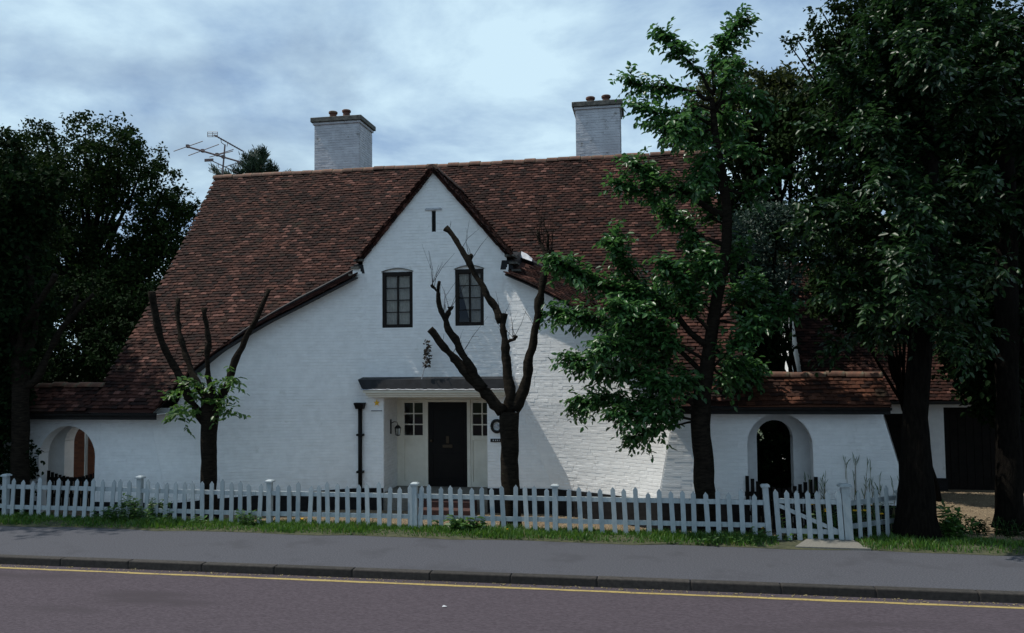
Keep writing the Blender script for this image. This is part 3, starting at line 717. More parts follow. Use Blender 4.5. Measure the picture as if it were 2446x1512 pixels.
for (a, b) in ((PX0, dx0-.092), (dx1+.092, PX1)):
    px0, px1 = (a+.2, b-.05) if a == PX0 else (a+.05, b-.02)
    if a != PX0: px1 = px0 + .49
    fr(scr, a, px0, zth, dz1+.068, YB); fr(scr, px1, b, zth, dz1+.068, YB) if px1 < b-.01 else None
    fr(scr, px0, px1, 1.30, 1.41, YB); fr(scr, px0, px1, zth, .25, YB); fr(scr, px0, px1, 2.24, dz1+.068, YB)
    fr(scr, px0, px1, .25, 1.30, YB+.03, .03)
    lights.append((px0, px1, 1.41, 2.24))
screen = scr.build('porch_screen', M['cream'], house, bevel=.004)
for (a, b, z0, z1) in lights:
    mb = MB()
    for k in (1, 2): mb.box((a, YB+.015, z0+(z1-z0)*k/3-.014), (b, YB+.05, z0+(z1-z0)*k/3+.014))
    mb.box(((a+b)/2-.015, YB+.013, z0), ((a+b)/2+.015, YB+.052, z1)); mb.build('glazing_bar', M['cream'], screen)
    for k in range(3):
        for q in (0, 1):
            xa = a if q == 0 else (a+b)/2+.015; xb = (a+b)/2-.015 if q == 0 else b
            mb = MB(); mb.add([(xa, YB+.03, z0+(z1-z0)*k/3), (xb, YB+.03, z0+(z1-z0)*k/3), (xb, YB+.03, z0+(z1-z0)*(k+1)/3), (xa, YB+.03, z0+(z1-z0)*(k+1)/3)], [(0, 1, 2, 3)]); mb.build('pane', M['glass'], screen)
mb = MB(); mb.box((dx0+.003, YB+.005, zth+.003), (dx1-.003, YB+.05, dz1-.003)); door = mb.build('door', M['black'], house)
door['label'] = 'tall plain black front door'
mb = MB()
for (a, b, c, d) in ((.1, .92, .14, .86), (.1, .92, 1.12, 1.96)):
    x0, x1, z0, z1 = dx0+a, dx0+b, zth+c, zth+d
    for q in ((x0, x1, z0, z0+.03), (x0, x1, z1-.03, z1), (x0, x0+.03, z0+.03, z1-.03), (x1-.03, x1, z0+.03, z1-.03)): mb.box((q[0], YB-.008, q[2]), (q[1], YB+.006, q[3]))
mb.build('panel_moulding', M['black'], door)
dm = (dx0+dx1)/2
mb = MB(); mb.box((dm-.13, YB-.012, 1.10), (dm+.13, YB+.004, 1.18)); mb.build('letter_plate', M['brass'], door, bevel=.006)
mb = MB(); mb.box((dm-.04, YB-.02, 1.21), (dm+.04, YB+.004, 1.40)); mb.build('knocker', M['brass'], door, bevel=.01)
mb = MB(); mb.tube([(dx0+.1, YB+.004, 1.28), (dx0+.1, YB-.03, 1.28), (dx0+.1, YB-.035, 1.28), (dx0+.1, YB-.07, 1.28), (dx0+.1, YB-.08, 1.28)], [.012, .012, .03, .034, .015], 10); mb.build('door_knob', M['brass'], door, smooth=True)
mb = MB(); mb.box((PX0, YB+1.2, 0), (PX1, YB+1.25, 3)); mb.build('hall_wall', M['room'], house)
# ---- canopy over the porch
CXL, CXR = -6.86, -3.28
cb = MB()
for i, (z0, z1, d, e) in enumerate(((2.56, 2.63, .40, .04), (2.50, 2.558, .34, .09), (2.45, 2.498, .29, .13))):
    cb.box((CXL+e, Y0-d, z0), (CXR-e, Y0-.012, z1))
canopy = cb.build('porch_canopy', M['cream'], house, bevel=.008)
mb = MB(); mb.hexa([(CXL+.06, Y0-.43, 2.634), (CXR-.06, Y0-.43, 2.634), (CXR+.02, Y0-.013, 2.634), (CXL-.12, Y0-.013, 2.634), (CXL-.10, Y0-.36, 2.88), (CXR+.08, Y0-.36, 2.88), (CXR+.08, Y0-.013, 2.93), (CXL-.10, Y0-.013, 2.93)])
mb.build('lead_roof', M['lead'], canopy)
mb = MB()
xs_ = np.linspace(CXL-.0, CXR, 40)
for a, b in zip(xs_[:-1], xs_[1:]):
    wa = random.gauss(0, .006); mb.add([(a, Y0-.45, 2.638+wa), (b, Y0-.45, 2.638+wa*.5), (b, Y0-.38, 2.672), (a, Y0-.38, 2.672)], [(0, 1, 2, 3)])
mb.build('lead_lip', M['leadpale'], canopy)
# ---- rainwater pipe with hopper
xp = -7.0
mb = MB(); mb.tube([(xp, Y0-.09, -.3), (xp, Y0-.09, 2.2)], [.05, .05], 12); dpipe = mb.build('downpipe', M['black'], house, smooth=True)
mb = MB(); mb.hexa([(xp-.09, Y0-.17, 2.16), (xp+.09, Y0-.17, 2.16), (xp+.09, Y0-.02, 2.16), (xp-.09, Y0-.02, 2.16), (xp-.12, Y0-.2, 2.27), (xp+.12, Y0-.2, 2.27), (xp+.12, Y0-.02, 2.27), (xp-.12, Y0-.02, 2.27)])
mb.box((xp-.125, Y0-.205, 2.271), (xp+.125, Y0-.018, 2.31)); mb.build('hopper', M['black'], dpipe)
for z in (.6, 1.5):
    mb = MB(); mb.box((xp-.08, Y0-.148, z), (xp+.08, Y0-.005, z+.05)); mb.build('pipe_bracket', M['black'], dpipe)
# ---- chimneys
def chimney(x0, x1, y0, y1, zc, pots, lab):
    mb = MB(); t = .05
    mb.hexa([(x0, y0, 8.0), (x1, y0, 8.0), (x1, y1, 8.0), (x0, y1, 8.0), (x0, y0, zc-.22), (x1, y0, zc-.22), (x1, y1, zc-.22), (x0, y1, zc-.22)])
    ch = mb.build('chimney', M['stack'], house); ch['label'] = lab
    L = brick_layout(lambda u, z: np.array([u, y0, z]), x0+.004, x1-.004, 8.95, zc-.24, lambda u, a, b: True)
    L += brick_layout(lambda u, z: np.array([x1, u, z]), y0+.004, y1-.004, 8.95, zc-.24, lambda u, a, b: True)
    brick_mesh('brick_facing', L, M['stack'], ch)
    mb = MB(); mb.box((x0-.045, y0-.045, zc-.218), (x1+.045, y1+.045, zc-.145)); mb.build('corbel_course', M['stack'], ch, bevel=.01)
    mb = MB(); mb.box((x0-.10, y0-.10, zc-.143), (x1+.10, y1+.10, zc-.0)); mb.build('cap_course', M['cap'], ch, bevel=.015)
    mb = MB(); mb.hexa([(x0-.05, y0-.05, zc-.02), (x1+.05, y0-.05, zc-.02), (x1+.05, y1+.05, zc-.02), (x0-.05, y1+.05, zc-.02), (x0+.3, y0+.3, zc+.09), (x1-.3, y0+.3, zc+.09), (x1-.3, y1-.3, zc+.09), (x0+.3, y1-.3, zc+.09)]); mb.build('flaunching', M['ridge'], ch)
    for px, py, h in pots:
        mb = MB(); mb.lathe((px, py, zc+.02), [(.115, 0), (.105, h-.08), (.135, h-.07), (.14, h-.02), (.12, h), (.095, h), (.085, h-.1)], 18); mb.build('chimney_pot', M['ridge'], ch, smooth=False)
chimney(-10.02, -8.58, 22.85, 24.0, 10.80, [(-9.60, 23.3, .30), (-9.16, 23.3, .32), (-9.4, 23.7, .2)], 'white chimney stack nearer the aerial')
chimney(-1.97, -.70, 22.85, 24.0, 10.77, [(-1.56, 23.3, .26), (-1.10, 23.3, .28)], 'stained white chimney stack nearer the leafy tree')
# ------------------------------------------------------------------ things fixed to the porch
lan = thing('wall_lantern', 'small black iron lantern on a bracket inside the porch', 'lantern', (PX0+.02, 19.3, 1.5))
mb = MB(); mb.box((PX0+.008, 19.27, 1.50), (PX0+.03, 19.33, 1.86)); mb.build('back_plate', M['iron'], lan)
mb = MB(); mb.tube([(PX0+.03, 19.3, 1.76), (PX0+.10, 19.3, 1.80), (PX0+.18, 19.3, 1.79), (PX0+.2, 19.3, 1.72)], [.01]*4, 6); mb.build('arm', M['iron'], lan)
mb = MB(); mb.lathe((PX0+.2, 19.3, 1.72), [(.01, 0), (.05, -.02), (.085, -.07), (.085, -.085), (.02, -.086)], 8); mb.build('cap', M['iron'], lan)
mb = MB(); mb.lathe((PX0+.2, 19.3, 1.635), [(.075, 0), (.055, -.16)], 6); mb.build('glass', M['glass'], lan)
mb = MB()
for k in range(6):
    a = k*math.pi/3; mb.tube([(PX0+.2+.078*math.cos(a), 19.3+.078*math.sin(a), 1.635), (PX0+.2+.057*math.cos(a), 19.3+.057*math.sin(a), 1.475)], [.006]*2, 5)
mb.lathe((PX0+.2, 19.3, 1.475), [(.06, 0), (.06, -.012), (.015, -.03)], 8); mb.build('cage', M['iron'], lan)
rb = thing('wall_bell', 'round black coiled bell on the white wall beside the porch', 'bell', (-3.62, Y0-.05, 1.72))
mb = MB(); R_ = .12; C_ = np.array([-3.60, Y0-.05, 1.75])
mb.tube([C_+np.array([R_*math.cos(a), 0, R_*1.15*math.sin(a)]) for a in np.linspace(0, 2*math.pi, 25)], [.036]*25, 8, cap=False); mb.build('ring', M['iron'], rb, smooth=True)
mb = MB(); mb.lathe((0, 0, 0), [(.05, 0), (.045, .02), (.01, .03)], 12); o = mb.build('boss', M['leadpale'], rb); o.matrix_basis = Matrix.Translation((-3.60, Y0-.02, 1.75)) @ Matrix.Rotation(math.radians(90), 4, 'X')
mb = MB(); mb.box((-3.76, Y0-.04, 1.37), (-3.36, Y0-.014, 1.45)); o = mb.build('name_plaque', M['iron'], None, bevel=.006); tag(o, 'narrow black name plaque on the wall below the round bell', 'plaque')
for k, (x, w) in enumerate(((-3.70, .03), (-3.64, .02), (-3.60, .03), (-3.55, .02), (-3.50, .03), (-3.45, .025))):
    mb = MB(); mb.box((x, Y0-.043, 1.395), (x+w*.8, Y0-.041, 1.43)); mb.build('letter_mark', M['leadpale'], o)
st = thing('wall_star', 'small yellow star ornament under the porch canopy', 'ornament', (-6.62, Y0-.02, 2.4))
mb = MB(); P = [(-6.60+(.085 if k % 2 == 0 else .035)*math.sin(k*math.pi/5), Y0-.014, 2.30+(.085 if k % 2 == 0 else .035)*math.cos(k*math.pi/5)) for k in range(10)]
mb.prism(P, (0, -.012, 0)); mb.build('star_plate', M['yellow'], st); mb = MB(); mb.box((-6.74, Y0-.024, 2.10), (-6.46, Y0-.013, 2.115)); mb.build('bar', M['lead'], st)
# pole with dried bunch rising from the canopy
pl = thing('bunch_pole', 'thin white pole above the porch carrying a dried dark bunch', 'pole', (-5.45, Y0-.36, 2.66))
pA, pB = onY(1003, 920, Y0-.3), onY(1017, 866, Y0-.3); pC = onY(1024, 815, Y0-.3)
mb = MB(); mb.tube([pA-[0, 0, .03], pB, pC], [.014, .012, .007], 6); mb.build('stick', M['leadpale'], pl)
# ------------------------------------------------------------------ leaves
def leaves_mesh(name, P, A, Nn, Ln, W, m, fold=.18, parent=None):
    n = len(P); A = A/np.linalg.norm(A, axis=1)[:, None]; Sd = np.cross(A, Nn); Sd /= (np.linalg.norm(Sd, axis=1)[:, None]+1e-9); Nn = np.cross(Sd, A)
    Ln = Ln[:, None]; W = W[:, None]
    V = np.empty((n, 6, 3), dtype=np.float32)
    V[:, 0] = P
    V[:, 1] = P + A*Ln*.38 + Sd*W*.5 + Nn*W*fold
    V[:, 2] = P + A*Ln*.74 + Sd*W*.36 + Nn*W*fold*.6 - Nn*Ln*.05
    V[:, 3] = P + A*Ln - Nn*Ln*.14
    V[:, 4] = P + A*Ln*.74 - Sd*W*.36 + Nn*W*fold*.6 - Nn*Ln*.05
    V[:, 5] = P + A*Ln*.38 - Sd*W*.5 + Nn*W*fold
    b = 6*np.arange(n)[:, None]
    F = np.concatenate([b+np.array([[0, 1, 2, 3]]), b+np.array([[0, 3, 4, 5]])])
    o = mobj(name, mesh_np(name, V.reshape(-1, 3), F, m, True), parent); return o
def unit(a): return a/np.linalg.norm(a, axis=-1, keepdims=True)
def twig_leaves(starts, dirs, lens, per, leafL, ratio=.5, droop=.35, seed=0, spread=.9):
    """leaves along straight drooping twigs; arrays"""
    r = np.random.default_rng(seed); n = len(starts)
    t = np.tile((np.arange(per)+.6)/per, (n, 1)) + r.normal(0, .04, (n, per))
    P = starts[:, None] + dirs[:, None]*(lens[:, None, None]*t[..., None]) + np.array([0, 0, -1.])*(droop*lens[:, None, None]*(t[..., None]**2)*.5)
    side = np.where(np.arange(per) % 2 == 0, 1., -1.)[None, :, None]
    h = unit(np.cross(dirs, np.array([0, 0, 1.]))+r.normal(0, .05, dirs.shape))
    A = dirs[:, None]*.55 + h[:, None]*side*spread + r.normal(0, .3, (n, per, 3)) + np.array([0, 0, -1.])*r.uniform(.15, .75, (n, per, 1))
    Nn = np.array([0, 0, 1.]) + r.normal(0, .45, (n, per, 3))
    Ln = leafL*r.uniform(.7, 1.2, (n, per))
    return P.reshape(-1, 3), A.reshape(-1, 3), Nn.reshape(-1, 3), Ln.ravel(), (Ln*ratio).ravel()
def limb_path(pts, n=10, wob=.03):
    P = np.array(pts, float); d = np.r_[0, np.cumsum(np.linalg.norm(np.diff(P, axis=0), axis=1))]; t = np.linspace(0, d[-1], n)
    Q = np.stack([np.interp(t, d, P[:, i]) for i in range(3)], 1)
    Q[1:-1] += rng.normal(0, wob, (n-2, 3)); 
    for _ in range(1): Q[1:-1] = .25*Q[:-2]+.5*Q[1:-1]+.25*Q[2:]
    return Q
def rad_on(trunk, n):
    P = np.array([p for p, r in trunk], float); d = np.r_[0, np.cumsum(np.linalg.norm(np.diff(P, axis=0), axis=1))]; return np.interp(np.linspace(0, d[-1], n), d, [r for p, r in trunk])
def px_path(c, pts, Ya, Yb):
    n = len(pts); return [onY(*c(x, y), Ya+(Yb-Ya)*k/max(1, n-1)) for k, (x, y) in enumerate(pts)]
ID = lambda x, y: (x, y)
# ------------------------------------------------------------------ pollarded trees
def pollard(label, trunk, limbs, sprouts, twig_n, mb_extra=None, leafm='young'):
    base = trunk[0][0]
    t = thing('pollard_tree', label, 'tree', tuple(base), 'pollarded trees along the fence')
    mb = MB(); P = limb_path([p for p, r in trunk], 14, .012); R_ = rad_on(trunk, 14)
    mb.tube(P, R_, 16, wob=.16); mb.build('trunk', M['bark'], t, smooth=True)
    allp = []
    for pts, r0, r1 in limbs:
        n = max(8, len(pts)*3); Q = limb_path(pts, n, .022); R2 = np.linspace(r0*1.15, r1*1.4, n)*(1+rng.normal(0, .13, n)); R2[-1] *= 1.25
        m2 = MB(); m2.tube(Q, R2, 12, wob=.26); m2.build('limb', M['bark'], t, smooth=True); allp.append(Q)
    m3 = MB()
    for k in range(twig_n):
        Q = allp[random.randrange(len(allp))]; i = random.randrange(len(Q)//3, len(Q)); p = Q[i]; L_ = random.uniform(.25, .9)
        d = np.array([random.gauss(0, .35), random.gauss(0, .35), 1.]); d /= np.linalg.norm(d); q = p + d*L_*.5 + rng.normal(0, .02, 3); e = q + (d+rng.normal(0, .18, 3))*L_*.5
        m3.tube([p, q, e], [.006, .0045, .002], 4)
        if random.random() < .6: m3.tube([q, q+(d+rng.normal(0, .5, 3))*L_*.3], [.0035, .0015], 3)
    if twig_n: m3.build('twigs', M['bark'], t)['kind'] = 'stuff'
    if len(sprouts):
        st_, di_, ln_ = [], [], []
        for p, n, rad in sprouts:
            for k in range(n):
                d = rng.normal(0, 1, 3); d[2] = d[2]*.4+.15; d /= np.linalg.norm(d); st_.append(p+rng.normal(0, rad, 3)); di_.append(d); ln_.append(random.uniform(.2, .42))
                if leafm == 'young': st_.append(p+rng.normal(0, rad*1.5, 3)); di_.append(unit(d+rng.normal(0, .5, 3))); ln_.append(random.uniform(.15, .35))
        A = twig_leaves(np.array(st_), np.array(di_), np.array(ln_), 7, .145, .48, .5, 3)
        leaves_mesh('sprout_leaves', *A, M[leafm], parent=t)
    return t
c4 = win(1260, 660, 2.607); Yt = 16.2
mid_tr = [(onY(1221, 1278, Yt), .24), (onY(1219, 1220, Yt), .195), (onY(1217, 1100, Yt), .185), (onY(1217, 1020, Yt), .19), (onY(1216, 985, Yt), .2)]
pollard('bare pollarded tree with thick cut limbs in front of the porch', mid_tr, [
    (px_path(c4, [(700, 1540), (660, 1480), (560, 1390), (470, 1300), (350, 1170), (270, 1070), (190, 975), (130, 895)], Yt, Yt-.35), .105, .045),
    (px_path(c4, [(560, 1370), (480, 1250), (400, 1110), (300, 950), (235, 790), (190, 620), (180, 570), (205, 515)], Yt-.15, Yt-.5), .085, .026),
    (px_path(c4, [(262, 850), (270, 790), (292, 715)], Yt-.3, Yt-.3), .035, .038),
    (px_path(c4, [(185, 590), (145, 540)], Yt-.5, Yt-.55), .022, .02),
    (px_path(c4, [(760, 1560), (770, 1400), (745, 1200), (728, 1000), (705, 840), (710, 775)], Yt+.05, Yt+.3), .105, .05),
    (px_path(c4, [(700, 840), (620, 690), (560, 580), (480, 430), (420, 310), (330, 170), (255, 90)], Yt+.3, Yt+.5), .07, .036),
    (px_path(c4, [(440, 380), (452, 305)], Yt+.45, Yt+.45), .045, .03),
    (px_path(c4, [(735, 1010), (770, 980), (810, 950)], Yt+.2, Yt+.1), .03, .024),
    (px_path(c4, [(800, 1540), (830, 1480), (895, 1310), (915, 1130), (960, 970), (1000, 720), (1030, 500), (1055, 280)], Yt+.05, Yt+.2), .105, .046),
    (px_path(c4, [(1052, 300), (1010, 210), (983, 120)], Yt+.2, Yt+.3), .035, .022), (px_path(c4, [(1055, 290), (1072, 140)], Yt+.2, Yt+.1), .03, .02), (px_path(c4, [(1060, 300), (1100, 268)], Yt+.2, Yt+.15), .03, .026)],
    [], 64)
c5 = win(420, 840, 2.159); Yt = 16.5
pollard('pollarded tree with leafy sprouts round its fork, left of the downpipe', [(onY(500, 1240, Yt), .21), (onY(499, 1170, Yt), .175), (onY(500, 1050, Yt), .172), (onY(501, 990, Yt), .19), (onY(500, 945, Yt), .17)], [
    (px_path(c5, [(450, 980), (400, 900), (330, 800), (270, 650), (200, 520), (145, 400), (112, 260), (92, 105)], Yt, Yt-.4), .085, .046),
    (px_path(c5, [(470, 850), (400, 715), (340, 600), (300, 480), (265, 330), (255, 200), (264, 150)], Yt, Yt+.4), .075, .03),
    (px_path(c5, [(490, 850), (490, 770), (460, 650), (452, 560), (477, 430), (450, 330), (436, 212)], Yt, Yt-.2), .06, .036),
    (px_path(c5, [(500, 960), (530, 860), (580, 740), (640, 580), (700, 430), (785, 280), (862, 88)], Yt, Yt+.3), .085, .03)],
    [(onY(*c5(x, y), Yt+random.uniform(-.3, .3)), n, .07) for x, y, n in ((240, 890, 5), (250, 800, 3), (320, 730, 4), (390, 740, 4), (340, 850, 4), (450, 745, 4), (550, 680, 4), (600, 650, 3), (590, 770, 4), (610, 880, 4), (420, 800, 4), (300, 900, 3), (545, 900, 2))], 10)
cL = win(0, 900, 2.52); Yt = 16.4
pollard('shaded pollarded tree at the far left end of the fence', [(onY(46, 1240, Yt), .24), (onY(48, 1140, Yt), .19), (onY(48, 960, Yt), .18), (onY(50, 850, Yt), .19)], [
    (px_path(cL, [(160, 480), (150, 400), (180, 270), (250, 120), (340, -20), (420, -160)], Yt, Yt-.3), .09, .04),
    (px_path(cL, [(190, 700), (280, 660), (350, 480), (440, 310), (530, 180), (640, 70), (720, -10)], Yt, Yt+.4), .075, .032),
    (px_path(cL, [(510, 200), (560, 90), (600, 0)], Yt+.3, Yt+.5), .04, .025),
    (px_path(cL, [(170, 500), (250, 330), (270, 150), (250, -60), (200, -300)], Yt, Yt+.2), .08, .035),
    (px_path(cL, [(150, 480), (60, 250), (20, 0), (-20, -300)], Yt, Yt+.4), .08, .035)],
    [(onY(*cL(x, y), Yt+.1), 5, .12) for x, y in ((60, -100), (160, -250), (300, -150), (20, -400))], 12, leafm='oak')
# ------------------------------------------------------------------ leafy trees near the fence
def leafy_tree(name, label, trunk, limbs, leafm, leafL, twn, twl, per, bark='bark', sd_=1, t0=.25, spreadr=.35, group=None, ratio=.5, droop=.4):
    bias = [1]; base = trunk[0][0]; t = thing(name, label, 'tree', tuple(base), group)
    mb = MB(); n = 40; P = limb_path([p for p, r in trunk], n, .015); R_ = rad_on(trunk, n)
    mb.tube(P, R_, 14, wob=.1); mb.build('trunk', M[bark], t, smooth=True)
    r = np.random.default_rng(sd_); st_, di_, ln_ = [], [], []; mt = MB(); lm = MB()
    for pts, r0, r1, dens in limbs:
        if name == 'cherry_tree': dens *= 1.0 if len(bias) and pts[-1][2] > 5.6 else 1.45
        n = max(8, len(pts)*3); Q = limb_path(pts, n, .03); lm.tube(Q, np.linspace(r0, r1, n), 7, wob=.12)
        L_ = np.linalg.norm(np.diff(Q, axis=0), axis=1).sum(); k = int(twn*dens*L_)
        for i in range(k):
            f = t0+(1-t0)*r.random()**.75; x = f*(n-1); j = min(n-2, int(x)); p = Q[j]+(Q[j+1]-Q[j])*(x-j); ax = unit(Q[j+1]-Q[j])
            d = ax*.75 + r.normal(0, .62, 3) + np.array([0, 0, .12]); d = unit(d); ll = r.uniform(.5, 1.15)*twl
            st_.append(p); di_.append(d); ln_.append(ll)
            if i % 2 == 0: mt.tube([p, p+d*ll*.6-[0, 0, .06*ll], p+d*ll-[0, 0, .2*ll]], [.008, .005, .002], 4, cap=False)
        st_.append(Q[-1]-unit(Q[-1]-Q[-2])*.1); di_.append(unit(Q[-1]-Q[-2])); ln_.append(twl)
    lm.build('limbs', M[bark], t, smooth=True); mt.build('twigs', M[bark], t)['kind'] = 'stuff'
    A = twig_leaves(np.array(st_), np.array(di_), np.array(ln_), per, leafL, ratio, droop, sd_)
    leaves_mesh('crown', *A, M[leafm], parent=t)
    return t
c3 = win(1880, 60, 2.16); c6 = win(1600, 700, 1.512); Yt = 15.95
def cl(c, pts, dy, r0, r1, dens=1): return (px_path(c, pts, Yt, Yt+dy), r0, r1, dens)
ch_tr = [(onY(1690, 1292, Yt), .25), (onY(1688, 1240, Yt), .205), (onY(1678, 1080, Yt), .19), (onY(1672, 990, Yt), .19), (onY(1685, 900, Yt), .15), (onY(1700, 800, Yt), .125), (onY(1718, 690, Yt), .11), (onY(1735, 590, Yt), .10), (onY(1738, 500, Yt), .095), (onY(1722, 405, Yt), .085), (onY(1708, 320, Yt), .07), (onY(1700, 235, Yt), .05)]
leafy_tree('cherry_tree', 'leafy green cherry tree overlapping the right half of the roof', ch_tr, [
    cl(c3, [(640, 500), (560, 350), (450, 250), (380, 170), (320, 90)], -.3, .04, .006), cl(c3, [(620, 520), (560, 500), (450, 450), (330, 430), (200, 440), (70, 390)], .2, .05, .006, .9),
    cl(c3, [(640, 480), (620, 330), (680, 200), (750, 90), (830, 10)], .3, .04, .006, 1.1), cl(c3, [(640, 700), (520, 640), (380, 600), (250, 600), (160, 580)], -.5, .035, .005, .8),
    cl(c3, [(640, 620), (740, 520), (850, 480), (960, 570)], .4, .04, .006, 1.1), cl(c3, [(650, 720), (560, 740), (450, 740), (330, 700), (270, 690)], .7, .03, .005, 1),
    cl(c3, [(650, 560), (720, 420), (760, 330)], -.5, .03, .005, 1), cl(c3, [(650, 600), (540, 560), (480, 620), (420, 760)], -.8, .03, .005, 1.1),
    cl(c3, [(705, 1280), (560, 1230), (430, 1130), (300, 1090), (180, 980), (110, 940)], -.4, .075, .008, 1.2), cl(c3, [(430, 1130), (300, 1170), (180, 1130), (20, 1070)], -.6, .03, .005, .9),
    cl(c3, [(700, 1000), (640, 900), (600, 860), (560, 1000), (540, 1050)], -.6, .03, .006, 1), cl(c3, [(715, 1120), (820, 1160), (920, 1090), (1040, 1010)], .2, .035, .005, .9),
    cl(c3, [(700, 1480), (560, 1420), (400, 1330), (310, 1240)], .4, .05, .006, 1.1), cl(c3, [(720, 1350), (620, 1300), (560, 1160)], .6, .03, .005, 1), cl(c3, [(690, 950), (780, 850), (860, 880)], -.3, .03, .005, .8),
    cl(c6, [(880, 560), (760, 480), (640, 340), (480, 300), (300, 240), (150, 150)], -.5, .07, .007, 1.3), cl(c6, [(640, 340), (500, 210), (420, 110), (400, 15)], -.3, .03, .005, 1.2),
    cl(c6, [(860, 700), (720, 560), (520, 450), (320, 420), (150, 380)], .3, .06, .007, 1.2), cl(c6, [(700, 540), (500, 520), (350, 540)], -.9, .03, .005, 1.3), cl(c6, [(830, 850), (700, 750), (520, 660), (360, 630), (210, 600)], -.3, .05, .006, 1.2),
    cl(c6, [(830, 880), (660, 790), (460, 790), (300, 770), (250, 800)], .4, .045, .006, 1.2), cl(c6, [(820, 890), (700, 860), (560, 850), (430, 855)], -.6, .03, .005, .9), cl(c6, [(800, 880), (700, 890), (600, 920), (500, 960)], .1, .025, .004, .7),
    cl(c6, [(900, 420), (1000, 440), (1100, 400), (1210, 350)], .5, .03, .005, .9), cl(c6, [(860, 640), (960, 540), (1040, 440)], -.5, .03, .005, 1), cl(c6, [(880, 500), (780, 380), (740, 240), (650, 150)], -.7, .04, .006, 1.3),
    cl(c6, [(870, 620), (640, 500), (560, 380), (420, 360)], -1.0, .04, .006, 1.4), cl(c6, [(860, 680), (640, 620), (540, 560), (430, 500)], .8, .04, .006, 1.2), cl(c6, [(890, 430), (820, 330), (700, 280), (560, 300)], .9, .04, .006, 1.2), cl(c6, [(850, 750), (760, 680), (690, 720), (620, 700)], -.7, .03, .005, 1.2),
    cl(c6, [(900, 400), (980, 300), (1060, 240)], 1.2, .03, .005, 1.2), cl(c6, [(880, 550), (980, 620), (1050, 640)], 1.3, .03, .005, 1.1), cl(c6, [(870, 640), (930, 700), (960, 640)], 1.2, .03, .005, 1.0), cl(c6, [(900, 330), (860, 230), (830, 120)], -.6, .03, .005, 1.2), cl(c3, [(640, 560), (700, 640), (760, 720)], .9, .03, .005, 1.2), cl(c3, [(640, 640), (560, 680), (520, 780)], .8, .03, .005, 1.2), cl(c3, [(710, 1150), (640, 1080), (620, 980)], .7, .03, .005, 1.1),
    cl(c6, [(905, 250), (960, 120), (1000, 60)], .4, .03, .005, .9), cl(c6, [(900, 300), (820, 200), (760, 60)], .5, .03, .005, 1.1)],
    'cherry', .14, 36, .46, 9, sd_=5)
Yt = 15.9
c9 = win(1840, 0, 1.89)
bt_tr = [(onY(2192, 1300, Yt), .46), (onY(2190, 1240, Yt), .36), (onY(2187, 1140, Yt), .29), (onY(2185, 1000, Yt), .225), (onY(2192, 900, Yt), .21), (onY(2205, 760, Yt), .22), (onY(2215, 600, Yt), .20), (onY(2215, 400, Yt), .17), (onY(2205, 150, Yt), .13), (onY(2195, -150, Yt), .08)]
bl = []
def blm(y0, tip, dy, dens=1, mid=None):
    a = onY(2205, y0, Yt); b = onY(*tip, Yt+dy); m_ = (a+b)/2 + np.array([0, 0, .35]) if mid is None else onY(*mid, Yt+dy*.5)
    bl.append(([a, a*.7+m_*.3+np.array([0, 0, .1]), m_, m_*.4+b*.6+np.array([0, 0, .05]), b], .07, .007, dens))
for y0, tip, dy, dn in ((640, (1912, 545), -.6, 1.2), (700, (1940, 620), .2, 1.1), (600, (1960, 500), -1.2, 1), (760, (1990, 690), -.7, 1.1), (560, (2000, 470), .8, 1), (520, (1935, 300), -.3, 1), (480, (1960, 200), .3, 1.2), (450, (2000, 150), -.8, 1.2), (500, (1950, 400), .9, .9),
                       (420, (2080, 60), -.9, 1.3), (380, (2120, -20), .2, 1.3), (400, (2050, 110), .8, 1.2), (450, (2060, 300), -1.6, 1.2), (520, (2100, 420), -1.9, 1.0), (350, (2250, 40), -1.4, 1.2), (330, (2330, 20), -.6, 1.2), (420, (2380, 180), -1.0, 1.1), (420, (2440, 260), .2, 1.1), (300, (2400, 60), .9, 1.2),
                       (560, (2350, 420), -1.5, .8), (620, (2400, 500), .3, 1), (680, (2380, 640), -.9, .9), (720, (2300, 700), -1.6, .8), (600, (2150, 640), -2.2, .9), (800, (2080, 740), -1.3, .9), (820, (2290, 840), -1.0, .8), (760, (2350, 800), .6, 1), (500, (2180, 500), -2.0, .6), (650, (2250, 560), 1.8, 1), (450, (2100, 350), 1.9, 1.2), (380, (2300, 250), 2.1, 1.2), (700, (2030, 700), 1.3, 1), (820, (1985, 830), .5, .7), (150, (2180, 90), -1.5, 1.3), (80, (2250, 10), -1.2, 1.3), (60, (2150, -30), -1.0, 1.3), (200, (2230, 160), -1.7, 1.2), (600, (2210, 560), -1.9, 1.0), (700, (2180, 720), -1.8, .9), (40, (2290, -40), -.6, 1.3), (300, (2200, 120), -1.9, 1), (780, (2120, 800), 1.7, 1)):
    blm(y0, tip, dy, dn)
leafy_tree('broadleaf_tree', 'big dark broad-leaved tree beside the garden gate', bt_tr, bl, 'lime', .145, 34, .55, 9, bark='bark2', sd_=11, t0=.12)
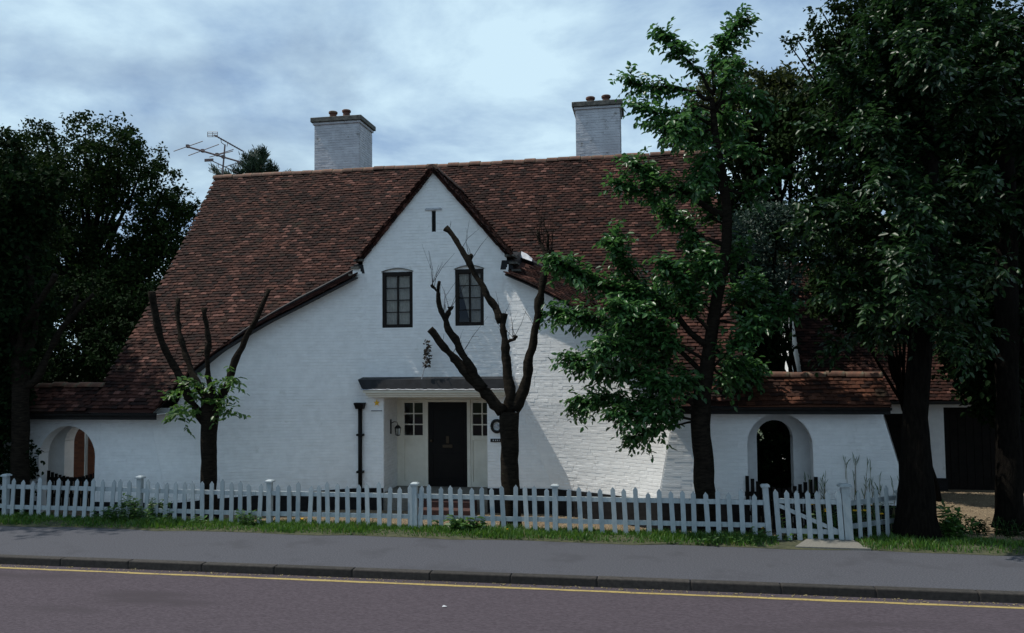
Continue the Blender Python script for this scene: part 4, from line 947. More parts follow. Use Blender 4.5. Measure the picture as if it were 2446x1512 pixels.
# ------------------------------------------------------------------ clump crowns (trees further off)
def clump_tree(name, label, base, top_h, tr_r, clumps, leafm, leafL, nleaf, bark='bark2', sd_=3, limb=True, ratio=.62, group=None):
    """clumps: list of (centre, radius)"""
    t = thing(name, label, 'tree', tuple(base), group); r = np.random.default_rng(sd_)
    b = np.array(base, float); cen = np.mean([c for c, q in clumps], axis=0)
    mb = MB(); tp = np.array([cen[0], cen[1], b[2]+top_h]); P = limb_path([b, b*.6+tp*.4, tp], 12, .05); mb.tube(P, np.linspace(tr_r*1.25, tr_r*.35, 12), 12, wob=.12); mb.build('trunk', M[bark], t, smooth=True)
    if limb:
        lm = MB()
        for c, q in clumps:
            k = r.integers(4, 11); s = P[k]; m_ = (s+c)/2+np.array([0, 0, -.1*np.linalg.norm(c-s)]); Q = limb_path([s, m_, c], 7, .06); lm.tube(Q, np.linspace(tr_r*.32, .015, 7), 6, cap=False)
        lm.build('limbs', M[bark], t, smooth=True)
    vol = np.array([q**2.2 for c, q in clumps]); cnt = np.maximum(30, (nleaf*vol/vol.sum()).astype(int))
    PP = []; NN = []
    for (c, q), k in zip(clumps, cnt):
        d = unit(r.normal(0, 1, (k, 3))); rad = q*(.35+.65*r.random((k, 1))**.5)*(1+.35*np.sin(d[:, :1]*5+c[0])*np.sin(d[:, 1:2]*4+c[2]))
        # sub-clumping
        sc = unit(r.normal(0, 1, (max(4, k//45), 3)))*q*(.55+.5*r.random((max(4, k//45), 1))); idx = r.integers(0, len(sc), k); use = r.random((k, 1)) < .72
        p = np.where(use, sc[idx] + r.normal(0, .15*q, (k, 3))*np.array([1, 1, .7]), d*rad*np.array([1, 1, .8]))
        PP.append(c + p); NN.append(d*.5+np.array([0, 0, .9]))
    PP = np.concatenate(PP); NN = np.concatenate(NN)+r.normal(0, .5, (len(PP), 3)); A = r.normal(0, 1, (len(PP), 3)); A[:, 2] -= .3
    Ln = leafL*r.uniform(.65, 1.25, len(PP)); leaves_mesh('crown', PP, A, NN, Ln, Ln*ratio, M[leafm], parent=t)
    return t
def blob(poly_fn, n, Yc, dY, rmin, rmax, sd_):
    """clump centres inside a pixel region at about distance Yc"""
    r = np.random.default_rng(sd_); out = []
    while len(out) < n:
        x, y, rr = poly_fn(r)
        Y = Yc + r.uniform(-dY, dY); q = r.uniform(rmin, rmax); out.append((onY(x, y, Y), q))
    return out
def ell(cx, cy, rx, ry, edge=.0):
    def f(r):
        a = r.uniform(0, 2*math.pi); q = math.sqrt(r.uniform(edge, 1)); return cx+rx*q*math.cos(a), cy+ry*q*math.sin(a), 0
    return f
ok_cl = blob(ell(190, 560, 235, 225), 46, 26.5, 2.6, .75, 1.25, 1) + [(onY(x, y, 25.5), q) for x, y, q in ((40, 345, .7), (110, 330, .7), (205, 315, .8), (290, 345, .7), (345, 385, .7), (395, 440, .7), (440, 480, .6), (465, 520, .55), (455, 600, .6), (420, 660, .7), (-20, 420, .9), (15, 360, .6), (400, 560, .8), (430, 640, .8), (385, 700, .8), (300, 650, .9), (350, 600, .9), (260, 720, .9), (330, 760, .9), (380, 500, .8), (250, 600, .9))]
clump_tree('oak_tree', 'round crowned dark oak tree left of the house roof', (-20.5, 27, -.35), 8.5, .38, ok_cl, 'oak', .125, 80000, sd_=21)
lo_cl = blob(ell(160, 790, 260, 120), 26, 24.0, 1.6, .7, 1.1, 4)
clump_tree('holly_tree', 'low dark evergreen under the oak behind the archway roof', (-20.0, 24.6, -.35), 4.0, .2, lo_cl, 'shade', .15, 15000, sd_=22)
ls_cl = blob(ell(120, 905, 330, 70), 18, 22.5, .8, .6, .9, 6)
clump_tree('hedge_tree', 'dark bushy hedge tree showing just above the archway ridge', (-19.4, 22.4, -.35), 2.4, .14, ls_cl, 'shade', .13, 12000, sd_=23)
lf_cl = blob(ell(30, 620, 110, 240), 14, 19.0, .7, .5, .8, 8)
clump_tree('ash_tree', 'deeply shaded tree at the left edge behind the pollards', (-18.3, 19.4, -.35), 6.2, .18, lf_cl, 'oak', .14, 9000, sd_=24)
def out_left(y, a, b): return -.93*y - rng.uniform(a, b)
sh_cl = []  # mostly unseen clumps, added to block sky and sun from the left archway
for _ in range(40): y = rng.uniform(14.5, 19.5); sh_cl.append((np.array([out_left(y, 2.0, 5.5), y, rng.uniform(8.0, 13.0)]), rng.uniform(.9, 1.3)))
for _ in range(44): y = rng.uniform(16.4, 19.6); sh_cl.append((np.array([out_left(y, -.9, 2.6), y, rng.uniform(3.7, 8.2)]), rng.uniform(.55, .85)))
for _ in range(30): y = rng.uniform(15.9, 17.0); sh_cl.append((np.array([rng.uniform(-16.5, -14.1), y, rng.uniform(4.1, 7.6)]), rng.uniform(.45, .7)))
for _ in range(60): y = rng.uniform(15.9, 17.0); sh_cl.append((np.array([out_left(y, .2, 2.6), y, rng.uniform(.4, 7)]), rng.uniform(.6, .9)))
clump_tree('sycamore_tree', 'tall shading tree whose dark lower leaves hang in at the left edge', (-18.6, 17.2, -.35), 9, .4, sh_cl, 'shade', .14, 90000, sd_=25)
clump_tree('darkening_bush', 'black-green bush added behind the fence to darken the far left edge', (-15.5, 16.75, -.3), 1.6, .07, [(np.array([rng.uniform(-16.8, -14.55), rng.uniform(16.4, 17.0), rng.uniform(.2, 4.0)]), rng.uniform(.35, .5)) for _ in range(44)], 'shade', .10, 14000, sd_=26)  # bush added to darken the left end of the wall
# pine behind the ridge
def pine():
    t = thing('pine_tree', 'dark pine top showing over the roof ridge beside the aerial', 'tree', (-15.2, 31, -.35))
    mb = MB(); tip = onY(618, 372, 31); mb.tube([(tip[0], 31, -.35), (tip[0], 31, tip[2]-.2)], [.25, .05], 8); mb.build('trunk', M['bark2'], t)
    r = np.random.default_rng(9); st_, di_, ln_ = [], [], []
    ends = [(505, 400), (515, 412), (535, 412), (560, 405), (575, 390), (585, 375), (600, 368), (612, 362), (627, 358), (633, 372), (645, 392), (655, 402), (660, 412), (600, 390), (620, 385), (590, 400), (640, 405), (610, 405), (575, 410), (545, 415), (625, 410), (690, 414), (600, 378), (618, 395)]
    lm = MB()
    for x, y in ends:
        e = onY(x, y, 31+r.uniform(-.8, .8)); b = np.array([tip[0]+(e[0]-tip[0])*.25, 31, e[2]-.5-abs(e[0]-tip[0])*.3]); Q = limb_path([b, (b+e)/2-np.array([0, 0, .12]), e], 6, .02); lm.tube(Q, np.linspace(.05, .01, 6), 5)
        for k in range(260):
            f = r.random()**.6; p = Q[int(f*5)]*(1-(f*5) % 1) + Q[min(5, int(f*5)+1)]*((f*5) % 1); st_.append(p+r.normal(0, .07, 3)); di_.append(unit(unit(Q[-1]-Q[0])+r.normal(0, .55, 3)+np.array([0, 0, .5]))); ln_.append(r.uniform(.12, .24))
    lm.build('limbs', M['bark2'], t)
    P = np.array(st_); A = np.array(di_); Ln = np.array(ln_); leaves_mesh('crown', P, A, r.normal(0, 1, P.shape), Ln, Ln*.13+.006, M['pine'], parent=t)
pine()
# right side background
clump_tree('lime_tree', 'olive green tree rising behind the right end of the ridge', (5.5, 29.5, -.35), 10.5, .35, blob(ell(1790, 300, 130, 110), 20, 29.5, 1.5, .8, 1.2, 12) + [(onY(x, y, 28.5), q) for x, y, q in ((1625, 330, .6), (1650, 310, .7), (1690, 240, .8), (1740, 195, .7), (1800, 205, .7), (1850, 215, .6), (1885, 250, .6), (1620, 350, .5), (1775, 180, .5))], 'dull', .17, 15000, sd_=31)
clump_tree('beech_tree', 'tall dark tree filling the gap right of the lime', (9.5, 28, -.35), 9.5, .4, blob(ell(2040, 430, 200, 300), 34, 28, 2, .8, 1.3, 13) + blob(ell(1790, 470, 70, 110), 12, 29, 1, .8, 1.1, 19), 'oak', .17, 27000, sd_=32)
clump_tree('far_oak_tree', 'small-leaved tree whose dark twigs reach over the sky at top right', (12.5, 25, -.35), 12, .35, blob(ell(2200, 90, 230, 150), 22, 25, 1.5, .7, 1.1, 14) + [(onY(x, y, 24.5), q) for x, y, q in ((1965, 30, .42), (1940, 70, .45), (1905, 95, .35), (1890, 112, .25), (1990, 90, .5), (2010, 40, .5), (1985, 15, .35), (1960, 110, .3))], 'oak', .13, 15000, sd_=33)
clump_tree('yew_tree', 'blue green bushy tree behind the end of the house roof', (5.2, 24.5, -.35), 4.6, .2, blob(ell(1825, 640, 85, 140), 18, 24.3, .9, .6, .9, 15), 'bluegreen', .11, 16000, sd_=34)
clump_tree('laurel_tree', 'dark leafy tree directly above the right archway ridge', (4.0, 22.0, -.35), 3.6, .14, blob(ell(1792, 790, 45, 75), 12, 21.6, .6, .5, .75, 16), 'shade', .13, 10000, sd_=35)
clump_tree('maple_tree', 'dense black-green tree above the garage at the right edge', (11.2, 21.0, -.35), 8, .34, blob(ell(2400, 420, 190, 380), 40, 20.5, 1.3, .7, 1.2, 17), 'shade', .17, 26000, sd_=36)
clump_tree('arch_dark_bush', 'dark bush added for the black shade seen through the right archway', (3.1, 20.2, -.35), 1.6, .08, [(np.array([rng.uniform(2.0, 4.6), rng.uniform(19.6, 21.2), rng.uniform(.0, 2.3)]), rng.uniform(.45, .65)) for _ in range(44)], 'shade', .13, 26000, sd_=41)  # bush added behind the arch in place of the shade beyond
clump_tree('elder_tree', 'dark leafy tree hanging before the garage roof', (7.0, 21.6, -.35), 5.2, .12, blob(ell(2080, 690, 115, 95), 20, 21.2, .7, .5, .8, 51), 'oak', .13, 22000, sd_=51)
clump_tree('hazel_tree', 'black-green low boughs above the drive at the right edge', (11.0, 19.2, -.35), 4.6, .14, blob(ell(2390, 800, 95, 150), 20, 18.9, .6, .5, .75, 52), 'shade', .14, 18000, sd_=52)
# trunk at far right in front of the garage drive
Yt = 17.9
fr_tr = [(onY(2412, 1262, Yt), .33), (onY(2411, 1215, Yt), .26), (onY(2408, 1000, Yt), .22), (onY(2405, 700, Yt), .22), (onY(2400, 300, Yt), .16), (onY(2395, 50, Yt), .1)]
bl = []
def blm2(y0, tip, dy, dens=1):
    a = onY(2404, y0, Yt); b = onY(*tip, Yt+dy); m_ = (a+b)/2+np.array([0, 0, .3]); bl.append(([a, m_, b], .06, .008, dens))
for k in range(34):
    y0 = random.uniform(150, 900); blm2(y0, (2404+random.uniform(-190, 150), y0-random.uniform(-60, 160)), random.uniform(-1.6, 1.6), 1)
leafy_tree('plane_tree', 'dark trunked tree standing before the gravel drive at far right', fr_tr, bl, 'shade', .17, 22, .55, 9, bark='bark2', sd_=13)
# ------------------------------------------------------------------ tiled archway walls
def archway(name, label, x0, x1, ax0, ax1, asp, ey, zr, batter_r, tm, m_, bm, ridge_px, tileme, cham):
    t = thing(name, label, 'archway', ((x0+x1)/2, 17.9, -.3))
    acx, ar = (ax0+ax1)/2, (ax1-ax0)/2
    def fn(u, z):
        X = u
        if batter_r and u > x1-.7: X = x1-.7 + (u-(x1-.7))*(.7+max(0, (2.3-z))*.26)/.7
        return np.array([X, cornY(z)+.004, z])
    at = lambda u: asp + math.sqrt(max(0, ar*ar-(u-acx)**2))
    H = [(ax0, ax1, cz(-.35), at, .30)]
    us_ = sorted(list(np.arange(x0, x1, .25)) + [x1] + list(acx+ar*np.cos(np.linspace(0, math.pi, 25))))
    mb = MB(); wall_sheet(mb, fn, us_, lambda u: -.35, lambda u: 2.42, H); reveals(mb, fn, us_, H)
    # inner skin with a narrower opening
    ix0, ix1, isp = cham; icx, ir = (ix0+ix1)/2, (ix1-ix0)/2; iat = lambda u: isp + math.sqrt(max(0, ir*ir-(u-icx)**2))
    fn2 = lambda u, z: np.array([u, 18.22, z])
    H2 = [(ix0, ix1, cz(-.35), iat, .34)]; us2 = sorted(list(np.arange(x0, x1, .3)) + [x1] + list(icx+ir*np.cos(np.linspace(0, math.pi, 21))))
    wall_sheet(mb, fn2, us2, lambda u: -.35, lambda u: 2.42, H2); reveals(mb, fn2, us2, H2)
    mb.add([fn(x1, -.35), fn(x1, 2.42), (x1, 18.56, 2.42), (x1+.6*bool(batter_r), 18.56, -.35)], [(0, 3, 2, 1)])
    wall_sheet(mb, lambda u, z: np.array([u, 18.56, z]), us2, lambda u: -.35, lambda u: 2.42, H2)
    w = mb.build('wall', M['white_wall'], t)
    L = brick_layout(fn, x0+.01, x1-.01, .0, 2.36, lambda u, a, b: a > plin(u)-.03 and not inhole(u, a, b, H))
    brick_objs(L[:150], ME_BRICK, w); brick_mesh('brick_facing', L[150:], M['white'], w)
    for a, b in ((x0, ax0), (ax1, x1)):
        mb = MB(); q = [fn(a, -.35), fn(b, -.35), fn(b, plin(b)), fn(a, plin(a))]; dn = np.array([0, -.04, 0]); mb.add([q[0]+dn, q[1]+dn, q[2]+dn, q[3]+dn, q[2], q[3]], [(0, 1, 2, 3), (3, 2, 4, 5)]); mb.build('plinth', M['plinth'], t)
    # roof: two slopes over the thick wall
    zr_y = float(ymain(zr)); mb = MB(); e = float(zmain(ey))
    mb.add([(x0, ey, e-.02), (x1+.1, ey, e-.02), (x1+.1, zr_y, zr-.02), (x0, zr_y, zr-.02), (x0, 2*zr_y-ey+.3, e-.2), (x1+.1, 2*zr_y-ey+.3, e-.2)], [(0, 1, 2, 3), (3, 2, 5, 4)])
    rf = mb.build('roof', M[tm], t)
    TLs = []; zk = e+.01; row = 0
    while zk < zr-.03:
        sl = slope_at(zk); es = np.array([0, sl, 1.]); es /= np.linalg.norm(es); ex = np.array([1., 0, 0]); en = np.cross(ex, es); x = x0+.08+(.082 if row % 2 else 0)
        while x < x1+.08:
            dz = .012*math.sin(x*2.3+row); TLs.append(jit((np.array([x, float(ymain(zk)), zk+dz])+en*.006, ex, es, en))); x += .1645
        zk += .077; row += 1
    A, B = split_tiles(TLs, 300); tile_objs(A, tileme, rf)
    if B: tile_stuff('roof_tile_field', B, M[tm], rf)
    ridge_run((x0, zr_y, zr+.06), (x1+.1, zr_y, zr+.06), int((x1-x0)/.32), M['ridge'], rf, .105)
    return t
archway('archway', 'tiled white archway wall with dark low gate right of the house', 1.8, 4.66, 2.0, 3.31, 1.50, EAVR, 2.95, True, 'tile2', None, None, None, ME_TILE2, (2.30, 3.06, 1.58))
archway('archway', 'shaded tiled white archway wall at the left end of the house', -17.2, -13.1, -14.74, -13.22, 1.06, EAVL, 2.80, False, 'tile', None, None, None, ME_TILE, (-14.72, -13.62, 1.28))
# dark low gates in the arches
def arch_gate(label, x0, x1, y, zlo, zhi):
    t = thing('arch_gate', label, 'gate', ((x0+x1)/2, y, -.3)); n = int((x1-x0)/.105)
    for k in range(n):
        x = x0+(x1-x0)*k/n; f = abs(2*(k+.5)/n-1); z = zlo+(zhi-zlo)*f**1.6
        mb = MB(); mb.box((x+.012, y, -.22), (x+(x1-x0)/n-.02, y+.022, z)); mb.build('slat', M['wood'], t)
    for z in (.05, .45):
        mb = MB(); mb.box((x0, y+.024, z), (x1, y+.06, z+.09)); mb.build('rail', M['wood'], t)
arch_gate('low dark slatted gate with dipped top in the right archway', 1.93, 3.40, 17.33, .62, .90)
arch_gate('low dark slatted gate in the shaded left archway', -14.72, -13.24, 17.62, .55, .72)
# brick outbuilding seen through the left arch
ob = thing('brick_outbuilding', 'red brick outbuilding wall seen through the left archway', 'outbuilding', (-15.6, 21.0, -.3))
mb = MB(); mb.box((-18.2, 21.0, -.35), (-15.98, 21.4, 2.0)); mb.box((-15.94, 20.9, -.35), (-14.6, 21.4, 2.0)); w = mb.build('wall', M['redbrick'], ob)
L = brick_layout(lambda u, z: np.array([u, 21.0, z]), -17.9, -16.0, -.3, 1.98, lambda u, a, b: True) + brick_layout(lambda u, z: np.array([u, 20.9, z]), -15.93, -14.61, -.3, 1.98, lambda u, a, b: True)
me_rb = mesh_np('red_brick', _bv, _bf, M['redbrick']); brick_objs(L[:280], me_rb, w); brick_mesh('brick_facing', L[280:], M['redbrick'], w)
mb = MB(); mb.box((-18.3, 20.85, 2.0), (-14.5, 21.5, 2.08)); mb.build('coping', M['cap'], ob)
mb = MB(); mb.tube([(-16.1, 20.8, -.3), (-16.1, 20.8, 1.95), (-16.0, 20.8, 2.03)], [.045]*3, 10); mb.build('white_pipe', M['fence'], ob)
# ------------------------------------------------------------------ garage
ga = thing('garage', 'white garage with tiled roof and wide black doorway at far right', 'garage', (8.2, 23.2, -.3))
GX0, GX1, GY0, GY1, GE, GR = 4.3, 13.5, 23.2, 28.6, 2.12, 6.2
mb = MB(); dxa, dxb, dzt = 7.80, 10.4, 1.92
f1 = lambda u, z: np.array([u, GY0, z])
Hg = [(dxa, dxb, cz(-.35), cz(dzt), .3), (4.9, 7.38, cz(-.35), cz(1.75), .4)]
ug = list(np.arange(GX0, GX1, .4))+[GX1]; wall_sheet(mb, f1, ug, lambda u: -.35, lambda u: GE, Hg); reveals(mb, f1, ug, Hg)
ym = (GY0+GY1)/2
mb.add([(GX0, GY0, -.35), (GX0, GY1, -.35), (GX0, GY1, GE), (GX0, ym, GR-.05), (GX0, GY0, GE)], [(0, 4, 3, 2, 1)]); mb.add([(GX1, GY0, -.35), (GX1, GY1, -.35), (GX1, GY1, GE), (GX1, ym, GR-.05), (GX1, GY0, GE)], [(0, 1, 2, 3, 4)]); mb.add([(GX0, GY1, -.35), (GX1, GY1, -.35), (GX1, GY1, GE), (GX0, GY1, GE)], [(0, 1, 2, 3)])
gw = mb.build('wall', M['white_wall'], ga)
mb = MB(); mb.box((7.32, GY0-.05, -.3), (7.83, GY0-.003, .03)); mb.build('plinth', M['plinth'], ga)
mb = MB(); mb.box((dxa, GY0+.22, -.32), (dxb, GY0+.27, dzt-.002)); gd = mb.build('garage_door', M['black'], ga)
for k in range(13):
    mb = MB(); mb.box((dxa+.2*k+.006, GY0+.19, -.3), (dxa+.2*k+.194, GY0+.218, dzt-.01)); mb.build('door_board', M['wood'], gd)
mb = MB(); mb.box((4.9, GY0+.3, -.32), (7.38, GY0+.35, 1.74)); gd2 = mb.build('garage_door', M['black'], ga)
for k in range(12):
    mb = MB(); mb.box((4.9+.2*k+.006, GY0+.27, -.3), (4.9+.2*k+.194, GY0+.298, 1.73)); mb.build('door_board', M['wood'], gd2)
mb = MB(); k = (GR-GE)/(ym-GY0+.3)
mb.add([(GX0-.06, GY0-.3, GE-.03), (GX1, GY0-.3, GE-.03), (GX1, ym, GR-.03), (GX0-.06, ym, GR-.03), (GX0-.06, GY1+.3, GE-.03), (GX1, GY1+.3, GE-.03)], [(0, 1, 2, 3), (3, 2, 5, 4)])
gr = mb.build('roof', M['tile'], ga)
TLs = []; es = np.array([0, 1., k]); es /= np.linalg.norm(es); ex = np.array([1., 0, 0]); en = np.cross(ex, es); row = 0; z = GE+.0
while z < GR:
    x = GX0-.0+(.08 if row % 2 else 0)
    while x < 11.5: TLs.append(jit((np.array([x, GY0-.3+(z-GE)/k, z])+en*.004, ex, es, en))); x += .1645
    z += .08; row += 1
sel = [i for i, t_ in enumerate(TLs) if t_[0][2] < 3.4 and t_[0][0] < 8][:280]; ss = set(sel)
tile_objs([TLs[i] for i in sel], ME_TILE, gr); tile_stuff('roof_tile_field', [TLs[i] for i in range(len(TLs)) if i not in ss], M['tile'], gr)
mb = MB(); mb.box((GX0, GY0-.36, GE-.1), (GX1, GY0-.30, GE-.02)); mb.build('gutter', M['iron'], ga)
# ------------------------------------------------------------------ aerial
c2 = win(520, 380, 6.794); ae = thing('television_aerial', 'television aerial with several booms on a mast over the ridge', 'aerial', (-13.7, 24.0, 7.2)); Ya = 24.0
def A2(x, y, dy=0): return onY(*c2(x, y), Ya+dy)
M['aerial'] = mat('aerial_metal', (.09, .06, .06), (.14, .10, .10), 9, .5)
mb = MB(); tp, bt = A2(1125, 410), A2(1075, 990); mb.tube([np.array([bt[0], 24.0, 7.0]), bt, tp], [.03, .028, .024], 8); mb.build('mast', M['aerial'], ae)
mb = MB(); mb.tube([A2(905, 215, -.3), A2(1510, 555, .5)], [.024]*2, 6); mb.tube([A2(1040, 300, -.1), A2(1050, 370, -.05), A2(1120, 420)], [.012]*3, 6); mb.tube([A2(1180, 385, .1), A2(1165, 450, .05)], [.01]*2, 6); mb.build('upper_boom', M['aerial'], ae)
mb = MB()
for k in range(14):
    f = k/13; a = A2(905+605*f, 215+340*f, -.3+.8*f); mb.tube([a+np.array([-.08, .1, 0]), a+np.array([.08, -.1, 0])], [.006]*2, 4)
mb.build('director_rods', M['aerial'], ae)
mb = MB()
for y in (150, 185, 220, 250): mb.tube([A2(765, y, -.3), A2(970, y, -.3)], [.010]*2, 5)
for x in (765, 870, 970): mb.tube([A2(x, 148, -.3), A2(x, 252, -.3)], [.010]*2, 5)
mb.build('reflector', M['aerial'], ae)
mb = MB(); mb.tube([A2(345, 455, -.3), A2(1440, 770, .4)], [.028]*2, 6)
for (x, y) in ((355, 445), (665, 540), (965, 620), (1090, 665)): p = A2(x, y); mb.box(tuple(p-[.045, .05, .05]), tuple(p+[.045, .05, .05]))
mb.build('middle_boom', M['aerial'], ae)
mb = MB()
for a, b in (((60, 550), (665, 340)), ((365, 640), (1000, 405)), ((800, 670), (1290, 545)), ((1000, 605), (1300, 510)), ((1130, 870), (1420, 780))): mb.tube([A2(*a, -.2), A2(*b, .2)], [.014]*2, 5)
mb.build('elements', M['aerial'], ae)
mb = MB(); mb.tube([A2(870, 755, -.2), A2(1400, 1000, .3)], [.016]*2, 6); mb.tube([A2(985, 800, -.1), A2(985, 880), A2(1070, 915)], [.012]*3, 6); mb.box(tuple(A2(705, 765, -.2)-[0, .02, 0]), tuple(A2(880, 700, -.2)+[0, .02, 0])); mb.build('lower_boom', M['aerial'], ae)
# ------------------------------------------------------------------ picket fence
FY = 15.42
def fz(x): return 0.0
def picket_mesh(h, w=.088, th=.02):
    mb = MB(); P = [(-w/2, 0, -.1), (w/2, 0, -.1), (w/2, 0, h-.06), (0, 0, h), (-w/2, 0, h-.06)]; mb.prism(P, (0, th, 0)); return mesh_np('picket', mb.v, mb.f, M['fence'])
PM = [picket_mesh(h) for h in (.84, .855, .87, .885, .90)]
def put_picket(parent, p, ang=0, lean=0, tilt=0, hsel=None):
    B = Matrix.Translation(Vector(p)) @ Matrix.Rotation(ang, 4, 'Z') @ Matrix.Rotation(lean, 4, 'Y') @ Matrix.Rotation(tilt, 4, 'X'); mobj('picket', PM[hsel if hsel is not None else random.randrange(5)], parent, B)
def post(parent, x, y, h, w=.10, lean=0, cap=True):
    m_ = MB(); m_.box((-w/2, -w/2, -.3), (w/2, w/2, h)); me = mesh_np('post', m_.v, m_.f, M['fence']); B = Matrix.Translation((x, y, 0)) @ Matrix.Rotation(lean, 4, 'Y')
    po = mobj('post', me, parent, B)
    m_ = MB(); m_.box((-w*.78, -w*.78, h+.001), (w*.78, w*.78, h+.03)); m_.hexa([(-w*.7, -w*.7, h+.031), (w*.7, -w*.7, h+.031), (w*.7, w*.7, h+.031), (-w*.7, w*.7, h+.031), (-w*.5, -w*.5, h+.05), (w*.5, -w*.5, h+.05), (w*.5, w*.5, h+.05), (-w*.5, w*.5, h+.05)])
    mobj('post_cap', mesh_np('post_cap', m_.v, m_.f, M['fence']), po, B)
fen = thing('picket_fence', 'long white picket fence running along the grass verge', 'fence', (-6, FY, 0))
posts = [-13.9, -10.68, -7.73, -4.63, -1.83, 2.13]
for i, x in enumerate(posts): post(fen, x, FY+.03, [.90, .905, .87, .87, .88, .95][i], lean=[.0, .01, .0, -.01, .0, -.055][i])
x = -15.6
while x < 2.0:
    if min(abs(x-p) for p in posts) > .09:
        put_picket(fen, (x+random.gauss(0, .013), FY-.02+random.gauss(0, .004), random.gauss(.0, .018)), random.gauss(0, .04), random.gauss(.045 if x < -10 else (.012 if x < -4 else -.025), .02), random.gauss(0, .018))
    x += .213
for a, b in zip([-16.2]+posts[:-1], posts):
    for z in (.20, .615):
        mb = MB(); z0, z1 = z+random.gauss(0, .008), z+random.gauss(0, .008); mb.hexa([(a+.05, FY+.004, z0), (b-.05, FY+.004, z1), (b-.05, FY+.045, z1), (a+.05, FY+.045, z0), (a+.05, FY+.004, z0+.085), (b-.05, FY+.004, z1+.085), (b-.05, FY+.045, z1+.085), (a+.05, FY+.045, z0+.085)]); mb.build('rail', M['fence'], fen)
gt = thing('garden_gate', 'small white picket gate with diagonal brace opening onto the pavement', 'gate', (2.85, FY, 0))
for k in range(7):
    put_picket(gt, (2.30+k*.181, FY-.04, .02), 0, -.05+random.gauss(0, .008), 0, 3 if k not in (0, 6) else 4)
for z in (.12, .66):
    mb = MB(); mb.box((2.26, FY-.017, z), (3.42, FY+.02, z+.085)); mb.build('rail', M['fence'], gt)
mb = MB(); mb.hexa([(2.30, FY-.014, .56), (2.40, FY-.014, .64), (2.40, FY+.016, .64), (2.30, FY+.016, .56), (3.30, FY-.014, .10), (3.40, FY-.014, .18), (3.40, FY+.016, .18), (3.30, FY+.016, .10)])
mb.v = []; mb.f = []
mb.hexa([(2.30, FY-.012, .585), (3.36, FY-.012, .125), (3.36, FY+.016, .125), (2.30, FY+.016, .585), (2.30, FY-.012, .66), (3.36, FY-.012, .20), (3.36, FY+.016, .20), (2.30, FY+.016, .66)]); mb.build('brace', M['fence'], gt)
fe2 = thing('picket_fence', 'short white picket fence stub between gate and big tree', 'fence', (3.9, 15.7, 0))
post(fe2, 3.52, FY+.03, .98, .14, lean=-.05)
dv = np.array([math.cos(.62), math.sin(.62)]); 
for k in range(4):
    p = np.array([3.74, FY+.06])+dv*k*.235; put_picket(fe2, (p[0], p[1], .06+random.gauss(0, .01)), .62, -.04+random.gauss(0, .012), 0)
for z in (.20, .62):
    a = np.array([3.58, FY+.1]); b = a+dv*1.2; n = np.array([-dv[1], dv[0]])*.035; mb = MB(); mb.hexa([(a[0], a[1], z), (b[0], b[1], z), (b[0]+n[0], b[1]+n[1], z), (a[0]+n[0], a[1]+n[1], z), (a[0], a[1], z+.085), (b[0], b[1], z+.085), (b[0]+n[0], b[1]+n[1], z+.085), (a[0]+n[0], a[1]+n[1], z+.085)]); mb.build('rail', M['fence'], fe2)
post(fe2, 4.62, 16.2, .75, .10); 
# path slab at the gate
sl = MB(); a = [onZ(1900, 1311, 0), onZ(2078, 1313, 0), onZ(2030, 1291, 0), onZ(1928, 1291, 0)]; a = [np.array([p[0], p[1], .036]) for p in a]; a[0][1] = a[1][1] = 14.74; sl.prism([tuple(p) for p in a], (0, 0, -.1)); o = sl.build('path', M['slab'], None); o['kind'] = 'structure'
SLAB = [(a[0][0], a[1][0])]
# ------------------------------------------------------------------ grass, gravel, plants
def grass():
    n = 52000; r = np.random.default_rng(4)
    x = r.uniform(-17, 11, n); y = 14.74 + .92*r.random(n)**.85; y = np.where(x > 4.2, 14.74+r.random(n)*2.0, y)
    keep = ~((x > 2.22) & (x < 3.62) & (y < 15.5)); pat = np.sin(x*1.7)+np.sin(x*4.3+1)+np.sin(y*7+x)*.7; keep &= (r.random(n) < .62+.16*pat) | (y > 15.25)
    x, y, pat = x[keep], y[keep], pat[keep]; n = len(x)
    h = r.uniform(.05, .13, n)*(1+.18*pat)*np.where(y > 15.25, .9, .95)*np.where(y < 14.85, .7, 1); h = np.maximum(h, .03); w = r.uniform(.006, .013, n)
    a = r.uniform(0, 2*math.pi, n); l = r.uniform(.15, .8, n)*h; b = r.uniform(0, 2*math.pi, n)
    z = np.where(y > 15.6, fore_z(x, y), .012); B = np.stack([x, y, z], 1); s = np.stack([np.cos(a)*w, np.sin(a)*w, 0*a], 1); d = np.stack([np.cos(b)*l, np.sin(b)*l, 0*a], 1); up = np.stack([0*h, 0*h, h], 1)
    V = np.empty((n, 5, 3)); V[:, 0] = B-s; V[:, 1] = B+s; V[:, 2] = B+s*.7+d*.35+up*.6; V[:, 3] = B-s*.7+d*.35+up*.6; V[:, 4] = B+d+up
    bb = 5*np.arange(n)[:, None]; F = [tuple(q) for q in (bb+np.array([[0, 1, 2, 3]])).tolist()] + [tuple(q) for q in (bb+np.array([[3, 2, 4]])).tolist()]
    me = bpy.data.meshes.new('grass'); me.vertices.add(n*5); me.vertices.foreach_set('co', V.astype(np.float32).ravel())
    nl = n*7; me.loops.add(nl); li = np.concatenate([(bb+np.array([[0, 1, 2, 3]])).ravel(), (bb+np.array([[3, 2, 4]])).ravel()]).astype(np.int32); me.loops.foreach_set('vertex_index', li)
    me.polygons.add(2*n); me.polygons.foreach_set('loop_start', np.concatenate([np.arange(n)*4, 4*n+np.arange(n)*3]).astype(np.int32)); me.polygons.foreach_set('loop_total', np.concatenate([np.full(n, 4), np.full(n, 3)]).astype(np.int32)); me.update(calc_edges=True)
    me.materials.append(M['grass']); o = mobj('grass', me); tag(o, 'short rough green grass along the verge under the fence', 'grass', kind='stuff')
grass()
